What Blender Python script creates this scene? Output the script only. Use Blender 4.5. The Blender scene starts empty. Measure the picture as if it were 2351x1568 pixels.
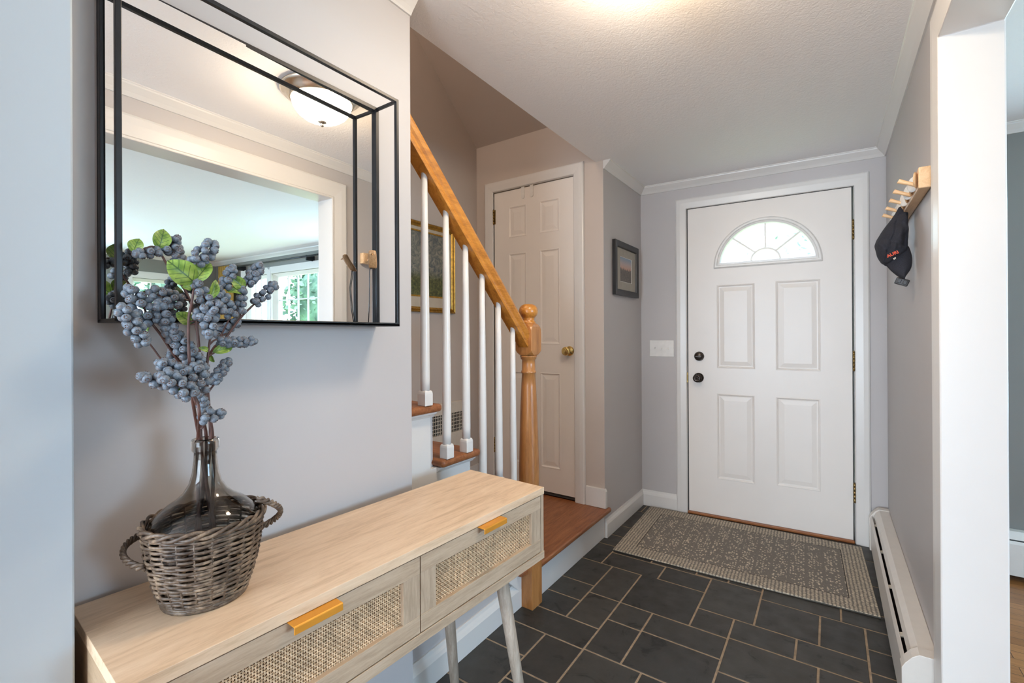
import bpy, bmesh, math, random
from mathutils import Vector, Matrix, noise as mnoise
R = math.radians
rnd = random.Random(7)
scene = bpy.context.scene
col = scene.collection

# ------------------------------------------------------------------ camera
CAM = Vector((0.0, 0.0, 1.232)); YAW, PIT, ROL, FPX = R(34.597), R(0.0704), R(-0.29), 1057.1
SHV = -16.46
_f = Vector((-math.sin(YAW)*math.cos(PIT), math.cos(YAW)*math.cos(PIT), math.sin(PIT)))
_r = Vector((math.cos(YAW), math.sin(YAW), 0)); _u = _r.cross(_f)
RT = _r*math.cos(ROL)+_u*math.sin(ROL); UP = -_r*math.sin(ROL)+_u*math.cos(ROL); FW = _f
cd = bpy.data.cameras.new('camera'); cam = bpy.data.objects.new('camera', cd); col.objects.link(cam)
m = Matrix((RT, UP, -FW)).transposed().to_4x4(); m.translation = CAM; cam.matrix_world = m
cd.sensor_width = 36; cd.lens = 36*FPX/2351; cd.shift_y = SHV/2351; cd.clip_start = 0.01; cd.clip_end = 200
scene.camera = cam

def at(u, v, x):
    """point where the view through a photo pixel meets the plane x = const"""
    d = (u-1175.5)/FPX*RT-(v-784-SHV)/FPX*UP+FW
    return CAM+d*(x/d.x)

# ------------------------------------------------------------------ world, sun, window light, exposure
w = bpy.data.worlds.new('world'); scene.world = w; w.use_nodes = True
bg = w.node_tree.nodes['Background']; bg.inputs[0].default_value = (0.64, 0.82, 1.0, 1); bg.inputs[1].default_value = 5.0
def light(name, kind, loc, energy, color, rot=None, size=None, size_y=None):
    l = bpy.data.lights.new(name, kind); l.energy = energy; l.color = color
    if kind == 'AREA':
        l.shape = 'RECTANGLE'; l.size = size; l.size_y = size_y or size
    elif kind == 'SUN': l.angle = R(1.0)
    elif size: l.shadow_soft_size = size
    o = bpy.data.objects.new(name, l); col.objects.link(o); o.location = loc
    if rot: o.rotation_euler = rot
    return o
light('sun', 'SUN', (0, 0, 20), 6.0, (1, .97, .9), rot=(0, R(-35), 0))
DAY = (0.47, 0.73, 1.0)
# area lights outside the picture; side window and patio door added for brightness
light('added_side_daylight', 'AREA', (5.10, 0.60, 1.45), 150, DAY, rot=(0, R(90), 0), size=1.3, size_y=2.0)
light('added_back_daylight', 'AREA', (-.72, -3.27, 1.12), 130, (.78, .89, 1.0), rot=(R(90), 0, 0), size=2.3, size_y=2.0)
light('daylight_front_window', 'AREA', (1.75, 3.50, 1.40), 30, DAY, rot=(R(-90), 0, 0), size=1.0, size_y=1.25)
light('stairwell_fill', 'POINT', (-1.60, 0.45, 3.6), 22, (1, .88, .76), size=.12)  # unseen point light added to brighten the stairwell
vs = scene.view_settings; vs.view_transform = 'Standard'; vs.look = 'None'; vs.exposure = 0.37; vs.gamma = 1.0; vs.use_curve_mapping = False
scene.cycles.max_bounces = 10; scene.cycles.diffuse_bounces = 5; scene.cycles.glossy_bounces = 6; scene.cycles.transmission_bounces = 8
scene.cycles.sample_clamp_indirect = 6; scene.cycles.caustics_refractive = False; scene.cycles.caustics_reflective = False
scene.cycles.use_denoising = True; scene.cycles.blur_glossy = .5

# ------------------------------------------------------------------ materials
def srgb(r, g, b):
    f = lambda c: ((c/255)/12.92 if c/255 <= .04045 else ((c/255+.055)/1.055)**2.4)
    return (f(r), f(g), f(b), 1)
class NT:
    def __init__(s, name):
        s.m = bpy.data.materials.new(name); s.m.use_nodes = True; s.t = s.m.node_tree; s.n = s.t.nodes
        s.b = s.n['Principled BSDF']
    def add(s, typ, ins=None, **props):
        n = s.n.new(typ)
        for k, v in props.items(): setattr(n, k, v)
        for k, v in (ins or {}).items():
            if hasattr(v, 'is_linked') or isinstance(v, bpy.types.NodeSocket): s.t.links.new(v, n.inputs[k])
            else: n.inputs[k].default_value = v
        return n
    def link(s, a, b): s.t.links.new(a, b)
    def obj(s, scale=(1, 1, 1), rot=(0, 0, 0)):
        tc = s.add('ShaderNodeTexCoord'); mp = s.add('ShaderNodeMapping'); s.link(tc.outputs['Object'], mp.inputs[0])
        mp.inputs['Scale'].default_value = scale; mp.inputs['Rotation'].default_value = rot; return mp.outputs[0]
    def noise(s, vec, scale, detail=3, rough=.5, dist=0):
        n = s.add('ShaderNodeTexNoise', {'Scale': scale, 'Detail': detail, 'Roughness': rough, 'Distortion': dist}); s.link(vec, n.inputs['Vector']); return n.outputs[0]
    def ramp(s, fac, stops):
        r = s.add('ShaderNodeValToRGB'); e = r.color_ramp.elements
        while len(e) < len(stops): e.new(.5)
        for i, (p, c) in enumerate(stops): e[i].position = p; e[i].color = c
        s.link(fac, r.inputs[0]); return r.outputs[0]
    def math(s, op, a, b=0.0, c=0.0, clamp=False):
        n = s.add('ShaderNodeMath', operation=op, use_clamp=clamp)
        for i, v in enumerate((a, b, c)):
            if isinstance(v, bpy.types.NodeSocket): s.link(v, n.inputs[i])
            else: n.inputs[i].default_value = v
        return n.outputs[0]
    def mix(s, fac, a, b):
        n = s.add('ShaderNodeMix', data_type='RGBA')
        for i, v in ((0, fac), (6, a), (7, b)):
            if isinstance(v, bpy.types.NodeSocket): s.link(v, n.inputs[i])
            else: n.inputs[i].default_value = v
        return n.outputs[2]
    def sep(s, vec):
        n = s.add('ShaderNodeSeparateXYZ'); s.link(vec, n.inputs[0]); return n.outputs
    def bump(s, h, strength=.2, dist=.002):
        n = s.add('ShaderNodeBump', {'Strength': strength, 'Distance': dist}); s.link(h, n.inputs['Height']); s.link(n.outputs[0], s.b.inputs['Normal'])
    def col(s, c):
        if isinstance(c, bpy.types.NodeSocket): s.link(c, s.b.inputs['Base Color'])
        else: s.b.inputs['Base Color'].default_value = c
    def set(s, **k):
        for a, v in k.items(): s.b.inputs[a.replace('_', ' ')].default_value = v
        return s
def plain(name, c, rough=.5, metal=0, var=.04, nscale=30, bump=.0, bscale=200, bdist=.001, **kw):
    t = NT(name); v = t.obj(); n = t.noise(v, nscale, 3)
    d = tuple(max(0, x*(1-var)) for x in c[:3])+(1,); l = tuple(min(1, x*(1+var)) for x in c[:3])+(1,)
    t.col(t.ramp(n, [(.3, d), (.7, l)])); t.set(Roughness=rough, Metallic=metal)
    if bump: t.bump(t.noise(v, bscale, 3), bump, bdist)
    for k, x in kw.items(): t.b.inputs[k.replace('_', ' ')].default_value = x
    return t.m
WALLC = (.505, .48, .475, 1)
M = {}
M['wall'] = plain('grey_wall_paint', WALLC, .50, var=.012, nscale=3, bump=.10, bscale=260, bdist=.0006)
M['livwall'] = plain('taupe_wall_with_backlit_shade', (.21, .205, .19, 1), .55, var=.012, nscale=3, bump=.08, bscale=260, bdist=.0006)  # backlit shade of these walls put into a darker taupe colour
M['stairwall'] = plain('stair_wall_paint', (.54, .475, .425, 1), .55, var=.012, nscale=3, bump=.08, bscale=260, bdist=.0006)
def ceiling_mat():
    t = NT('textured_ceiling_paint'); v = t.obj()
    t.col((.90, .885, .88, 1)); t.set(Roughness=.75)
    a = t.noise(v, 75, 3, .6, .8); t.bump(a, .45, .0035); return t.m
M['ceiling'] = ceiling_mat()
M['trim'] = plain('white_trim_paint', (.71, .69, .665, 1), .30, var=.01, nscale=6, bump=.05, bscale=120, bdist=.0004)
M['door'] = plain('white_door_paint', (.82, .775, .73, 1), .35, var=.01, nscale=6, bump=.06, bscale=400, bdist=.0003)
M['cream'] = plain('cream_metal_paint', (.62, .56, .47, 1), .4, var=.03)
M['dark'] = plain('dark_void', (.02, .018, .016, 1), .8)
M['rubber'] = plain('black_weatherstrip', (.02, .02, .02, 1), .6)
M['black'] = plain('black_metal', (.018, .019, .022, 1), .38, metal=.3, var=.1)
M['blackframe'] = plain('black_wood_frame', (.014, .013, .013, 1), .4, var=.1)
M['brass'] = plain('polished_brass', (.80, .58, .22, 1), .2, metal=1)
M['oldbrass'] = plain('aged_brass', (.26, .18, .07, 1), .35, metal=1, var=.2, nscale=80)
M['bronze'] = plain('dark_bronze', (.05, .04, .034, 1), .28, metal=.8, var=.2)
M['nickel'] = plain('brushed_nickel', (.60, .55, .48, 1), .25, metal=1)
M['gold'] = plain('gold_handle', (.68, .29, .03, 1), .42, metal=.35, var=.03)
M['plastic'] = plain('white_plastic', (.78, .76, .73, 1), .3)
M['blackplastic'] = plain('black_plastic', (.02, .02, .022, 1), .3)
M['grout'] = plain('tan_grout', (.34, .25, .165, 1), .9, var=.22, nscale=40, bump=.3, bscale=300)
M['radiator'] = plain('radiator_enamel', (.72, .68, .63, 1), .35, var=.02)
M['mirror'] = plain('mirror_silver', (.93, .94, .93, 1), .0, metal=1, var=.0)
M['matboard'] = plain('cream_mat_board', (.50, .43, .33, 1), .8, bump=.1)
M['greymat'] = plain('grey_mat_board', (.36, .33, .28, 1), .8)
M['leafpaper'] = plain('white_bevel', (.8, .8, .78, 1), .6)
def wood(name, dark, mid, light, axis='Y', scale=1.0, rough=.4, stretch=14, bump=.15, knots=False, coat=0):
    t = NT(name); s = [stretch*scale]*3; s['XYZ'.index(axis)] = scale
    v = t.obj(tuple(s)); a = t.noise(v, 3.2, 5, .62, .6); f = t.noise(v, 16, 4, .7)
    mixf = t.math('ADD', t.math('MULTIPLY', a, .65), t.math('MULTIPLY', f, .35))
    c = t.ramp(mixf, [(.34, dark), (.50, mid), (.66, light)])
    if knots:
        kv = t.obj(tuple(1.0 if ax != axis else .45 for ax in 'XYZ'))
        vo = t.add('ShaderNodeTexVoronoi', {'Scale': 6.5}, feature='F1'); t.link(kv, vo.inputs['Vector'])
        kf = t.math('SUBTRACT', 1.0, t.math('MULTIPLY', vo.outputs['Distance'], 14.0, clamp=False), clamp=True)
        c = t.mix(t.math('MULTIPLY', kf, .55), c, dark)
    t.col(c); t.set(Roughness=rough)
    if coat: t.b.inputs['Coat Weight'].default_value = coat; t.b.inputs['Coat Roughness'].default_value = .12
    if bump: t.bump(f, bump, .0008)
    return t.m
M['oaktop'] = wood('light_oak_laminate_top', (.56, .385, .24, 1), (.72, .525, .35, 1), (.80, .61, .43, 1), 'Y', 1.6, .42, 9, knots=True)
M['oakfront'] = wood('pale_oak_laminate', (.36, .26, .175, 1), (.47, .35, .24, 1), (.56, .43, .31, 1), 'Y', 2.2, .5, 10)
M['oakstile'] = wood('pale_oak_laminate_upright', (.33, .245, .165, 1), (.44, .33, .23, 1), (.53, .41, .295, 1), 'Z', 2.2, .5, 10)
M['oakdark'] = wood('oak_laminate_side', (.30, .20, .12, 1), (.40, .28, .17, 1), (.47, .34, .22, 1), 'X', 2.2, .5, 8)
M['leg'] = wood('grey_washed_wood_leg', (.27, .215, .165, 1), (.38, .31, .245, 1), (.48, .41, .335, 1), 'Z', 2.0, .55, 12)
M['rail'] = wood('honey_oak_varnish', (.32, .115, .018, 1), (.52, .205, .030, 1), (.64, .28, .05, 1), 'Y', 2.0, .32, 8, coat=.3)
M['newel'] = wood('honey_oak_post_varnish', (.30, .115, .03, 1), (.42, .175, .05, 1), (.52, .235, .075, 1), 'Z', 1.6, .35, 8, coat=.15)
M['tread'] = wood('worn_red_oak', (.15, .045, .013, 1), (.26, .088, .028, 1), (.36, .14, .05, 1), 'Y', 1.8, .42, 12, coat=.15)
M['treadx'] = wood('worn_red_oak_tread', (.15, .045, .013, 1), (.26, .088, .028, 1), (.36, .14, .05, 1), 'X', 1.8, .42, 12, coat=.15)
M['pine'] = wood('pine_peg_wood', (.62, .38, .19, 1), (.74, .49, .27, 1), (.80, .57, .35, 1), 'X', 2.0, .45, 8)
M['pineb'] = wood('pine_board_wood', (.60, .38, .20, 1), (.72, .49, .28, 1), (.78, .56, .35, 1), 'Y', 2.0, .5, 8)
M['birdwood'] = wood('carved_bird_wood', (.33, .16, .06, 1), (.50, .27, .12, 1), (.62, .38, .19, 1), 'Z', 14, .5, 5)
def oak_floor():
    t = NT('oak_strip_floor'); v = t.obj()
    br = t.add('ShaderNodeTexBrick', {'Scale': 1.0, 'Mortar Size': .0012, 'Brick Width': .9, 'Row Height': .057, 'Color1': (.30, .12, .035, 1), 'Color2': (.48, .21, .07, 1), 'Mortar': (.05, .02, .008, 1)}, offset=.37)
    mp = t.obj((1, 1, 1)); t.link(mp, br.inputs['Vector'])
    n = t.noise(t.obj((2, 22, 2)), 4, 5, .6)
    mx = t.add('ShaderNodeMix', data_type='RGBA', blend_type='MULTIPLY'); mx.inputs[0].default_value = .7
    t.link(br.outputs[0], mx.inputs[6]); t.link(t.ramp(n, [(.3, (.55, .5, .45, 1)), (.7, (1, 1, 1, 1))]), mx.inputs[7])
    t.col(mx.outputs[2]); t.set(Roughness=.3); return t.m
M['oakfloor'] = oak_floor()
def slate():
    t = NT('dark_slate_tile'); v = t.obj(); g = t.add('ShaderNodeNewGeometry')
    base = t.ramp(g.outputs['Random Per Island'], [(0, (.026, .025, .023, 1)), (.5, (.034, .032, .029, 1)), (1, (.044, .041, .036, 1))])
    n = t.noise(v, 9, 5, .65, 1.2); spots = t.ramp(n, [(.34, (.15, .15, .15, 1)), (.41, (1, 1, 1, 1)), (.7, (1.25, 1.2, 1.15, 1))])
    mx = t.add('ShaderNodeMix', data_type='RGBA', blend_type='MULTIPLY'); mx.inputs[0].default_value = .75
    t.link(base, mx.inputs[6]); t.link(spots, mx.inputs[7]); t.col(mx.outputs[2])
    t.link(t.ramp(t.noise(v, 14, 4), [(.3, (.42, .42, .42, 1)), (.7, (.62, .62, .62, 1))]), t.b.inputs['Roughness'])
    t.bump(t.noise(v, 28, 6, .6), .35, .0025); return t.m
M['slate'] = slate()
def rug_mat():
    t = NT('woven_rug_fleck'); v = t.obj(); x, y, z = t.sep(v)
    # distance from the rug's edge (rug local frame: 0..1.2 by 0..0.77)
    dx = t.math('MINIMUM', x, t.math('SUBTRACT', 1.2, x)); dy = t.math('MINIMUM', y, t.math('SUBTRACT', .77, y))
    ed = t.math('MINIMUM', dx, dy); border = t.math('LESS_THAN', ed, .105)
    vo = t.add('ShaderNodeTexVoronoi', {'Scale': 82.0, 'Randomness': .75}, feature='F1'); t.link(t.obj((1, .8, 1)), vo.inputs['Vector'])
    fl = t.math('LESS_THAN', vo.outputs['Distance'], .42)
    rn = t.sep(vo.outputs['Color'])[0]; fl = t.math('MULTIPLY', fl, t.math('GREATER_THAN', rn, .18))
    stripe = t.math('GREATER_THAN', t.math('FRACT', t.math('MULTIPLY', x, 13.0)), .16); fl = t.math('MULTIPLY', fl, stripe)
    vb = t.add('ShaderNodeTexVoronoi', {'Scale': 1.0, 'Randomness': .22}, feature='F1'); t.link(t.obj((62, 100, 1)), vb.inputs['Vector'])
    fb = t.math('LESS_THAN', vb.outputs['Distance'], .38)
    ln = t.math('LESS_THAN', t.math('ABSOLUTE', t.math('SUBTRACT', ed, .105)), .0022)
    f = t.add('ShaderNodeMix', data_type='FLOAT'); t.link(border, f.inputs[0]); t.link(fl, f.inputs[2]); t.link(fb, f.inputs[3])
    base = t.ramp(t.noise(v, 180, 2), [(.3, (.155, .14, .12, 1)), (.7, (.225, .20, .175, 1))])
    c = t.mix(f.outputs[0], base, t.ramp(rn, [(.3, (.50, .43, .33, 1)), (.9, (.64, .55, .42, 1))])); c = t.mix(ln, c, (.05, .042, .036, 1))
    t.col(c); t.set(Roughness=.95); t.bump(f.outputs[0], .6, .003); return t.m
M['rug'] = rug_mat()
M['cane'] = plain('cane_strand', (.66, .46, .28, 1), .5, var=.22, nscale=60)
M['caneback'] = plain('cane_backing', (.16, .08, .04, 1), .9)
M['willow'] = wood('grey_brown_willow', (.025, .015, .010, 1), (.11, .073, .048, 1), (.33, .235, .155, 1), 'X', 6, .5, 1.2, bump=.1)
M['willowstake'] = wood('dark_willow', (.035, .022, .014, 1), (.10, .068, .045, 1), (.22, .16, .11, 1), 'Z', 8, .5, 1.2, bump=.1)
def glassmat(name, c, rough=0.0, ior=1.45):
    t = NT(name); t.col(c); t.set(Roughness=rough, IOR=ior); t.b.inputs['Transmission Weight'].default_value = 1.0; return t.m
M['smoke'] = glassmat('smoky_bottle_glass', (.64, .60, .55, 1), 0.0, 1.40)
def pane_mat():
    t = NT('window_glass'); out = t.n['Material Output']; tr = t.add('ShaderNodeBsdfTransparent'); gl = t.add('ShaderNodeBsdfGlossy', {'Roughness': .02})
    mx = t.add('ShaderNodeMixShader'); mx.inputs[0].default_value = .05; t.link(tr.outputs[0], mx.inputs[1]); t.link(gl.outputs[0], mx.inputs[2]); t.link(mx.outputs[0], out.inputs[0]); return t.m
M['pane'] = pane_mat()
def emit(name, c, s):
    t = NT(name); t.col((.9, .88, .84, 1)); t.b.inputs['Emission Color'].default_value = c; t.b.inputs['Emission Strength'].default_value = s; t.set(Roughness=.2); return t.m
M['lampglass'] = emit('lit_frosted_glass', (1.0, .80, .58, 1), 62.0)
M['twig'] = plain('dark_red_twig', (.085, .035, .026, 1), .5, var=.3, nscale=60)
def berry_mat():
    t = NT('blue_berry_bloom'); v = t.obj(); n = t.noise(v, 2.2, 4, .6); oi = t.add('ShaderNodeObjectInfo')
    a = t.ramp(n, [(.3, (.075, .10, .13, 1)), (.55, (.18, .225, .275, 1)), (.8, (.33, .385, .43, 1))])
    b = t.mix(t.math('MULTIPLY', oi.outputs['Random'], .35), a, (.10, .115, .14, 1)); n2 = t.noise(t.obj((1, 1, 1)), 1.6, 4, .7); b = t.mix(t.ramp(n2, [(.54, (0, 0, 0, 1)), (.66, (.75, .75, .75, 1))]), b, (.17, .105, .075, 1)); t.col(b); t.set(Roughness=.55); return t.m
M['berry'] = berry_mat()
M['calyx'] = plain('brown_berry_crown', (.10, .055, .04, 1), .7)
def leaf_mat():
    t = NT('green_leaf'); v = t.obj(); x, y, z = t.sep(v); ax = t.math('ABSOLUTE', x)
    mid = t.math('LESS_THAN', ax, .0008)
    fr = t.math('FRACT', t.math('MULTIPLY', t.math('SUBTRACT', y, t.math('MULTIPLY', ax, .9)), 120)); sv = t.math('LESS_THAN', t.math('ABSOLUTE', t.math('SUBTRACT', fr, .5)), .07)
    vein = t.math('MAXIMUM', mid, t.math('MULTIPLY', sv, t.math('LESS_THAN', ax, .012)))
    n = t.noise(v, 70, 3); base = t.ramp(n, [(.35, (.10, .20, .025, 1)), (.6, (.24, .36, .06, 1)), (.8, (.38, .46, .10, 1))])
    t.col(t.mix(t.math('MULTIPLY', vein, .8), base, (.03, .08, .02, 1))); t.set(Roughness=.4); t.b.inputs['Subsurface Weight'].default_value = .0; return t.m
M['leaf'] = leaf_mat()
M['fabric'] = plain('navy_cotton_twill', (.022, .023, .032, 1), .95, var=.35, nscale=400, bump=.5, bscale=900, bdist=.0006)
M['redthread'] = plain('red_embroidery', (.72, .10, .05, 1), .8)
M['whitethread'] = plain('white_embroidery', (.7, .65, .55, 1), .8)
M['translucent'] = plain('white_acrylic', (.82, .82, .80, 1), .25)
M['goldleaf'] = plain('gilded_frame', (.42, .24, .045, 1), .35, metal=.75, var=.3, nscale=60)
M['curtain'] = wood('mustard_curtain', (.20, .11, .02, 1), (.48, .28, .06, 1), (.60, .38, .12, 1), 'Z', 3, .9, 16)
M['grass'] = plain('bright_lawn', (.42, .52, .28, 1), .9, var=.4, nscale=1.5)
M['foliage'] = plain('tree_foliage', (.13, .24, .17, 1), .8, var=.5, nscale=2)
M['palefoliage'] = plain('foliage_with_painted_glare', (.55, .66, .62, 1), .8, var=.35, nscale=2)  # leaves paled so that overexposed daylight is put into their colour
M['bark'] = plain('tree_bark', (.08, .055, .035, 1), .9)
M['roof'] = plain('roof_slab', (.5, .5, .5, 1), .9)
M['vase'] = plain('pale_ceramic', (.6, .62, .6, 1), .3)
def painting_mat():
    t = NT('meadow_painting'); v = t.obj(); x, y, z = t.sep(v)   # z from 0 bottom to .40 top
    n = t.noise(t.obj((1, 1, 1)), 22, 5, .7, 1.5); n2 = t.noise(t.obj((1, 1, 1)), 60, 4, .7)
    sky = t.ramp(n, [(.35, (.055, .075, .09, 1)), (.5, (.16, .165, .14, 1)), (.65, (.30, .28, .22, 1))])
    gr = t.ramp(n2, [(.35, (.03, .04, .02, 1)), (.55, (.09, .10, .035, 1)), (.7, (.22, .20, .06, 1))])
    h = t.math('ADD', z, t.math('MULTIPLY', n2, .06))
    t.col(t.mix(t.ramp(h, [(.14, (1, 1, 1, 1)), (.19, (0, 0, 0, 1))]), sky, gr)); t.set(Roughness=.35); return t.m
M['painting'] = painting_mat()
def sunset_mat():
    t = NT('sunset_field_photo'); v = t.obj(); x, y, z = t.sep(v)
    n = t.noise(t.obj((1, 8, 1)), 18, 4, .7)
    sky = t.ramp(z, [(.09, (.55, .30, .20, 1)), (.12, (.46, .36, .34, 1)), (.155, (.22, .29, .38, 1))])
    gnd = t.ramp(t.noise(v, 90, 4), [(.3, (.05, .045, .035, 1)), (.7, (.15, .115, .09, 1))])
    h = t.math('SUBTRACT', z, t.math('MULTIPLY', n, .075))
    t.col(t.mix(t.ramp(h, [(.050, (1, 1, 1, 1)), (.053, (0, 0, 0, 1))]), sky, gnd)); t.set(Roughness=.3); return t.m
M['sunset'] = sunset_mat()

# ------------------------------------------------------------------ mesh helpers
class MB:
    def __init__(s): s.bm = bmesh.new(); s.mi = 0
    def quad(s, *p):
        vs_ = [s.bm.verts.new(Vector(q)) for q in p]
        f = s.bm.faces.new(vs_); f.material_index = s.mi; return f
    def box(s, a, b):
        x0, x1 = sorted((a[0], b[0])); y0, y1 = sorted((a[1], b[1])); z0, z1 = sorted((a[2], b[2]))
        v = [s.bm.verts.new((x, y, z)) for x in (x0, x1) for y in (y0, y1) for z in (z0, z1)]
        for q in ((0, 1, 3, 2), (4, 6, 7, 5), (0, 4, 5, 1), (2, 3, 7, 6), (0, 2, 6, 4), (1, 5, 7, 3)):
            s.bm.faces.new([v[i] for i in q]).material_index = s.mi
        return s
    def prism(s, pts, h, mapf):
        """polygon pts (2D) extruded between h[0], h[1]; mapf(a,b,t)->xyz"""
        lo = [s.bm.verts.new(mapf(a, b, h[0])) for a, b in pts]; hi = [s.bm.verts.new(mapf(a, b, h[1])) for a, b in pts]
        s.bm.faces.new(lo[::-1]).material_index = s.mi; s.bm.faces.new(hi).material_index = s.mi
        n = len(pts)
        for i in range(n): s.bm.faces.new((lo[i], lo[(i+1) % n], hi[(i+1) % n], hi[i])).material_index = s.mi
        return s
    def rings(s, rs, closed_u=True, caps=True):
        vr = [[s.bm.verts.new(p) for p in r] for r in rs]; n = len(vr[0])
        for a, b in zip(vr, vr[1:]):
            for i in range(n if closed_u else n-1):
                j = (i+1) % n
                f = s.bm.faces.new((a[i], a[j], b[j], b[i])); f.material_index = s.mi; f.smooth = True
        if caps and closed_u:
            s.bm.faces.new(vr[0][::-1]).material_index = s.mi; s.bm.faces.new(vr[-1]).material_index = s.mi
        return s
    def lathe(s, prof, c=(0, 0, 0), n=32, axis='Z', caps=True):
        c = Vector(c); rs = []
        for r, h in prof:
            ring = []
            for i in range(n):
                a = 2*math.pi*i/n; x, y = r*math.cos(a), r*math.sin(a)
                p = {'Z': (x, y, h), 'X': (h, x, y), 'Y': (y, h, x)}[axis]; ring.append(c+Vector(p))
            rs.append(ring)
        return s.rings(rs, caps=caps)
    def tube(s, pts, r, n=8, closed=False, caps=True):
        pts = [Vector(p) for p in pts]; N = len(pts); rad = r if isinstance(r, (list, tuple)) else [r]*N
        rs = []; up = None
        for i, p in enumerate(pts):
            if closed: t = pts[(i+1) % N]-pts[i-1]
            else: t = pts[min(i+1, N-1)]-pts[max(i-1, 0)]
            t = t.normalized() if t.length > 1e-9 else Vector((0, 0, 1))
            if up is None: up = t.orthogonal().normalized()
            up = (up-t*up.dot(t)); up = up.normalized() if up.length > 1e-6 else t.orthogonal().normalized()
            bi = t.cross(up); rs.append([p+(up*math.cos(2*math.pi*k/n)+bi*math.sin(2*math.pi*k/n))*rad[i] for k in range(n)])
        if closed:
            vr = [[s.bm.verts.new(q) for q in r_] for r_ in rs]
            for i in range(N):
                a, b = vr[i], vr[(i+1) % N]
                for k in range(n):
                    f = s.bm.faces.new((a[k], a[(k+1) % n], b[(k+1) % n], b[k])); f.smooth = True; f.material_index = s.mi
            return s
        return s.rings(rs, caps=caps)
    def sweep(s, path, prof, mapf, closed=False):
        """path 2D, prof list of (offset to the left of the path, d); mitred corners"""
        N = len(path); rs = []
        for i in range(N):
            P = Vector(path[i]); dn = []
            if closed or i > 0: dn.append((P-Vector(path[i-1])).normalized())
            if closed or i < N-1: dn.append((Vector(path[(i+1) % N])-P).normalized())
            nr = [Vector((-d.y, d.x)) for d in dn]
            if len(nr) == 2:
                mm = (nr[0]+nr[1]).normalized(); mm = mm/max(.2, mm.dot(nr[0]))
            else: mm = nr[0]
            rs.append([mapf(P.x+mm.x*o, P.y+mm.y*o, d) for o, d in prof])
        if closed: rs.append(rs[0])
        vr = [[s.bm.verts.new(q) for q in r_] for r_ in rs]; n = len(prof)
        for a, b in zip(vr, vr[1:]):
            for k in range(n):
                f = s.bm.faces.new((a[k], a[(k+1) % n], b[(k+1) % n], b[k])); f.material_index = s.mi
        if not closed:
            s.bm.faces.new(vr[0][::-1]).material_index = s.mi; s.bm.faces.new(vr[-1]).material_index = s.mi
        return s
    def grid_wall(s, a0, a1, b0, b1, holes, t, mapf):
        """rectangle (a,b) with rectangular holes, thickness t=(t0,t1)"""
        A = sorted({a0, a1, *[h[0] for h in holes], *[h[1] for h in holes]}); B = sorted({b0, b1, *[h[2] for h in holes], *[h[3] for h in holes]})
        A = [a for a in A if a0 <= a <= a1]; B = [b for b in B if b0 <= b <= b1]
        fill = lambda i, j: 0 <= i < len(A)-1 and 0 <= j < len(B)-1 and not any(h[0]-1e-6 <= A[i] and A[i+1] <= h[1]+1e-6 and h[2]-1e-6 <= B[j] and B[j+1] <= h[3]+1e-6 for h in holes)
        for i in range(len(A)-1):
            for j in range(len(B)-1):
                if not fill(i, j): continue
                p = [(A[i], B[j]), (A[i+1], B[j]), (A[i+1], B[j+1]), (A[i], B[j+1])]
                s.quad(*[mapf(a, b, t[0]) for a, b in p]); s.quad(*[mapf(a, b, t[1]) for a, b in p[::-1]])
                for (di, dj), (k, l) in (((0, -1), (0, 1)), ((1, 0), (1, 2)), ((0, 1), (2, 3)), ((-1, 0), (3, 0))):
                    if not fill(i+di, j+dj): s.quad(mapf(*p[k], t[0]), mapf(*p[k], t[1]), mapf(*p[l], t[1]), mapf(*p[l], t[0]))
        return s
    def build(s, name, mat, parent=None, bevel=0, seg=2, smooth=None, off=None, sub=0):
        bmesh.ops.remove_doubles(s.bm, verts=s.bm.verts, dist=1e-6)
        bmesh.ops.recalc_face_normals(s.bm, faces=s.bm.faces)
        me = bpy.data.meshes.new(name)
        if smooth is not None:
            for f in s.bm.faces: f.smooth = smooth
        if off is not None: bmesh.ops.translate(s.bm, verts=s.bm.verts, vec=-Vector(off))
        s.bm.to_mesh(me); s.bm.free()
        for mm in (mat if isinstance(mat, (list, tuple)) else [mat]): me.materials.append(mm)
        o = bpy.data.objects.new(name, me); col.objects.link(o)
        if off is not None: o.location = off
        if parent: o.parent = parent
        if bevel:
            b = o.modifiers.new('bevel', 'BEVEL'); b.width = bevel; b.segments = seg; b.limit_method = 'ANGLE'; b.angle_limit = R(40); b.harden_normals = False
        if sub:
            q = o.modifiers.new('subdivision', 'SUBSURF'); q.levels = sub; q.render_levels = sub
        return o
def root(name, loc, rz=0, label=None, cat=None, group=None, kind=None):
    o = bpy.data.objects.new(name, None); o.empty_display_size = .05; col.objects.link(o); o.location = loc; o.rotation_euler = (0, 0, rz)
    return tag(o, label, cat, group, kind)
def tag(o, label=None, cat=None, group=None, kind=None):
    if label: o['label'] = label
    if cat: o['category'] = cat
    if group: o['group'] = group
    if kind: o['kind'] = kind
    return o
def struct(o, label=None): return tag(o, label, None, None, 'structure')
XYZ = lambda x, y, z: (x, y, z)
def relparent(o, p):           # o modelled in world coordinates, p an Empty without rotation
    o.parent = p; o.location = o.location-p.location
    return o

# ------------------------------------------------------------------ dimensions
MX = -1.085; SKX = -1.177; NX = -1.125; WX = .269; WX2 = .368; CY = 2.613; H = 2.2877; SX_ = -2.108
D0, K = 3.3506, .059; DA = math.atan(K)
def dw(x): return D0+K*x        # y of the front-door wall at x
LR = 5.0; LY = 3.36
ME = 1.014                        # end of the mirror wall
BK = -3.2

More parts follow.
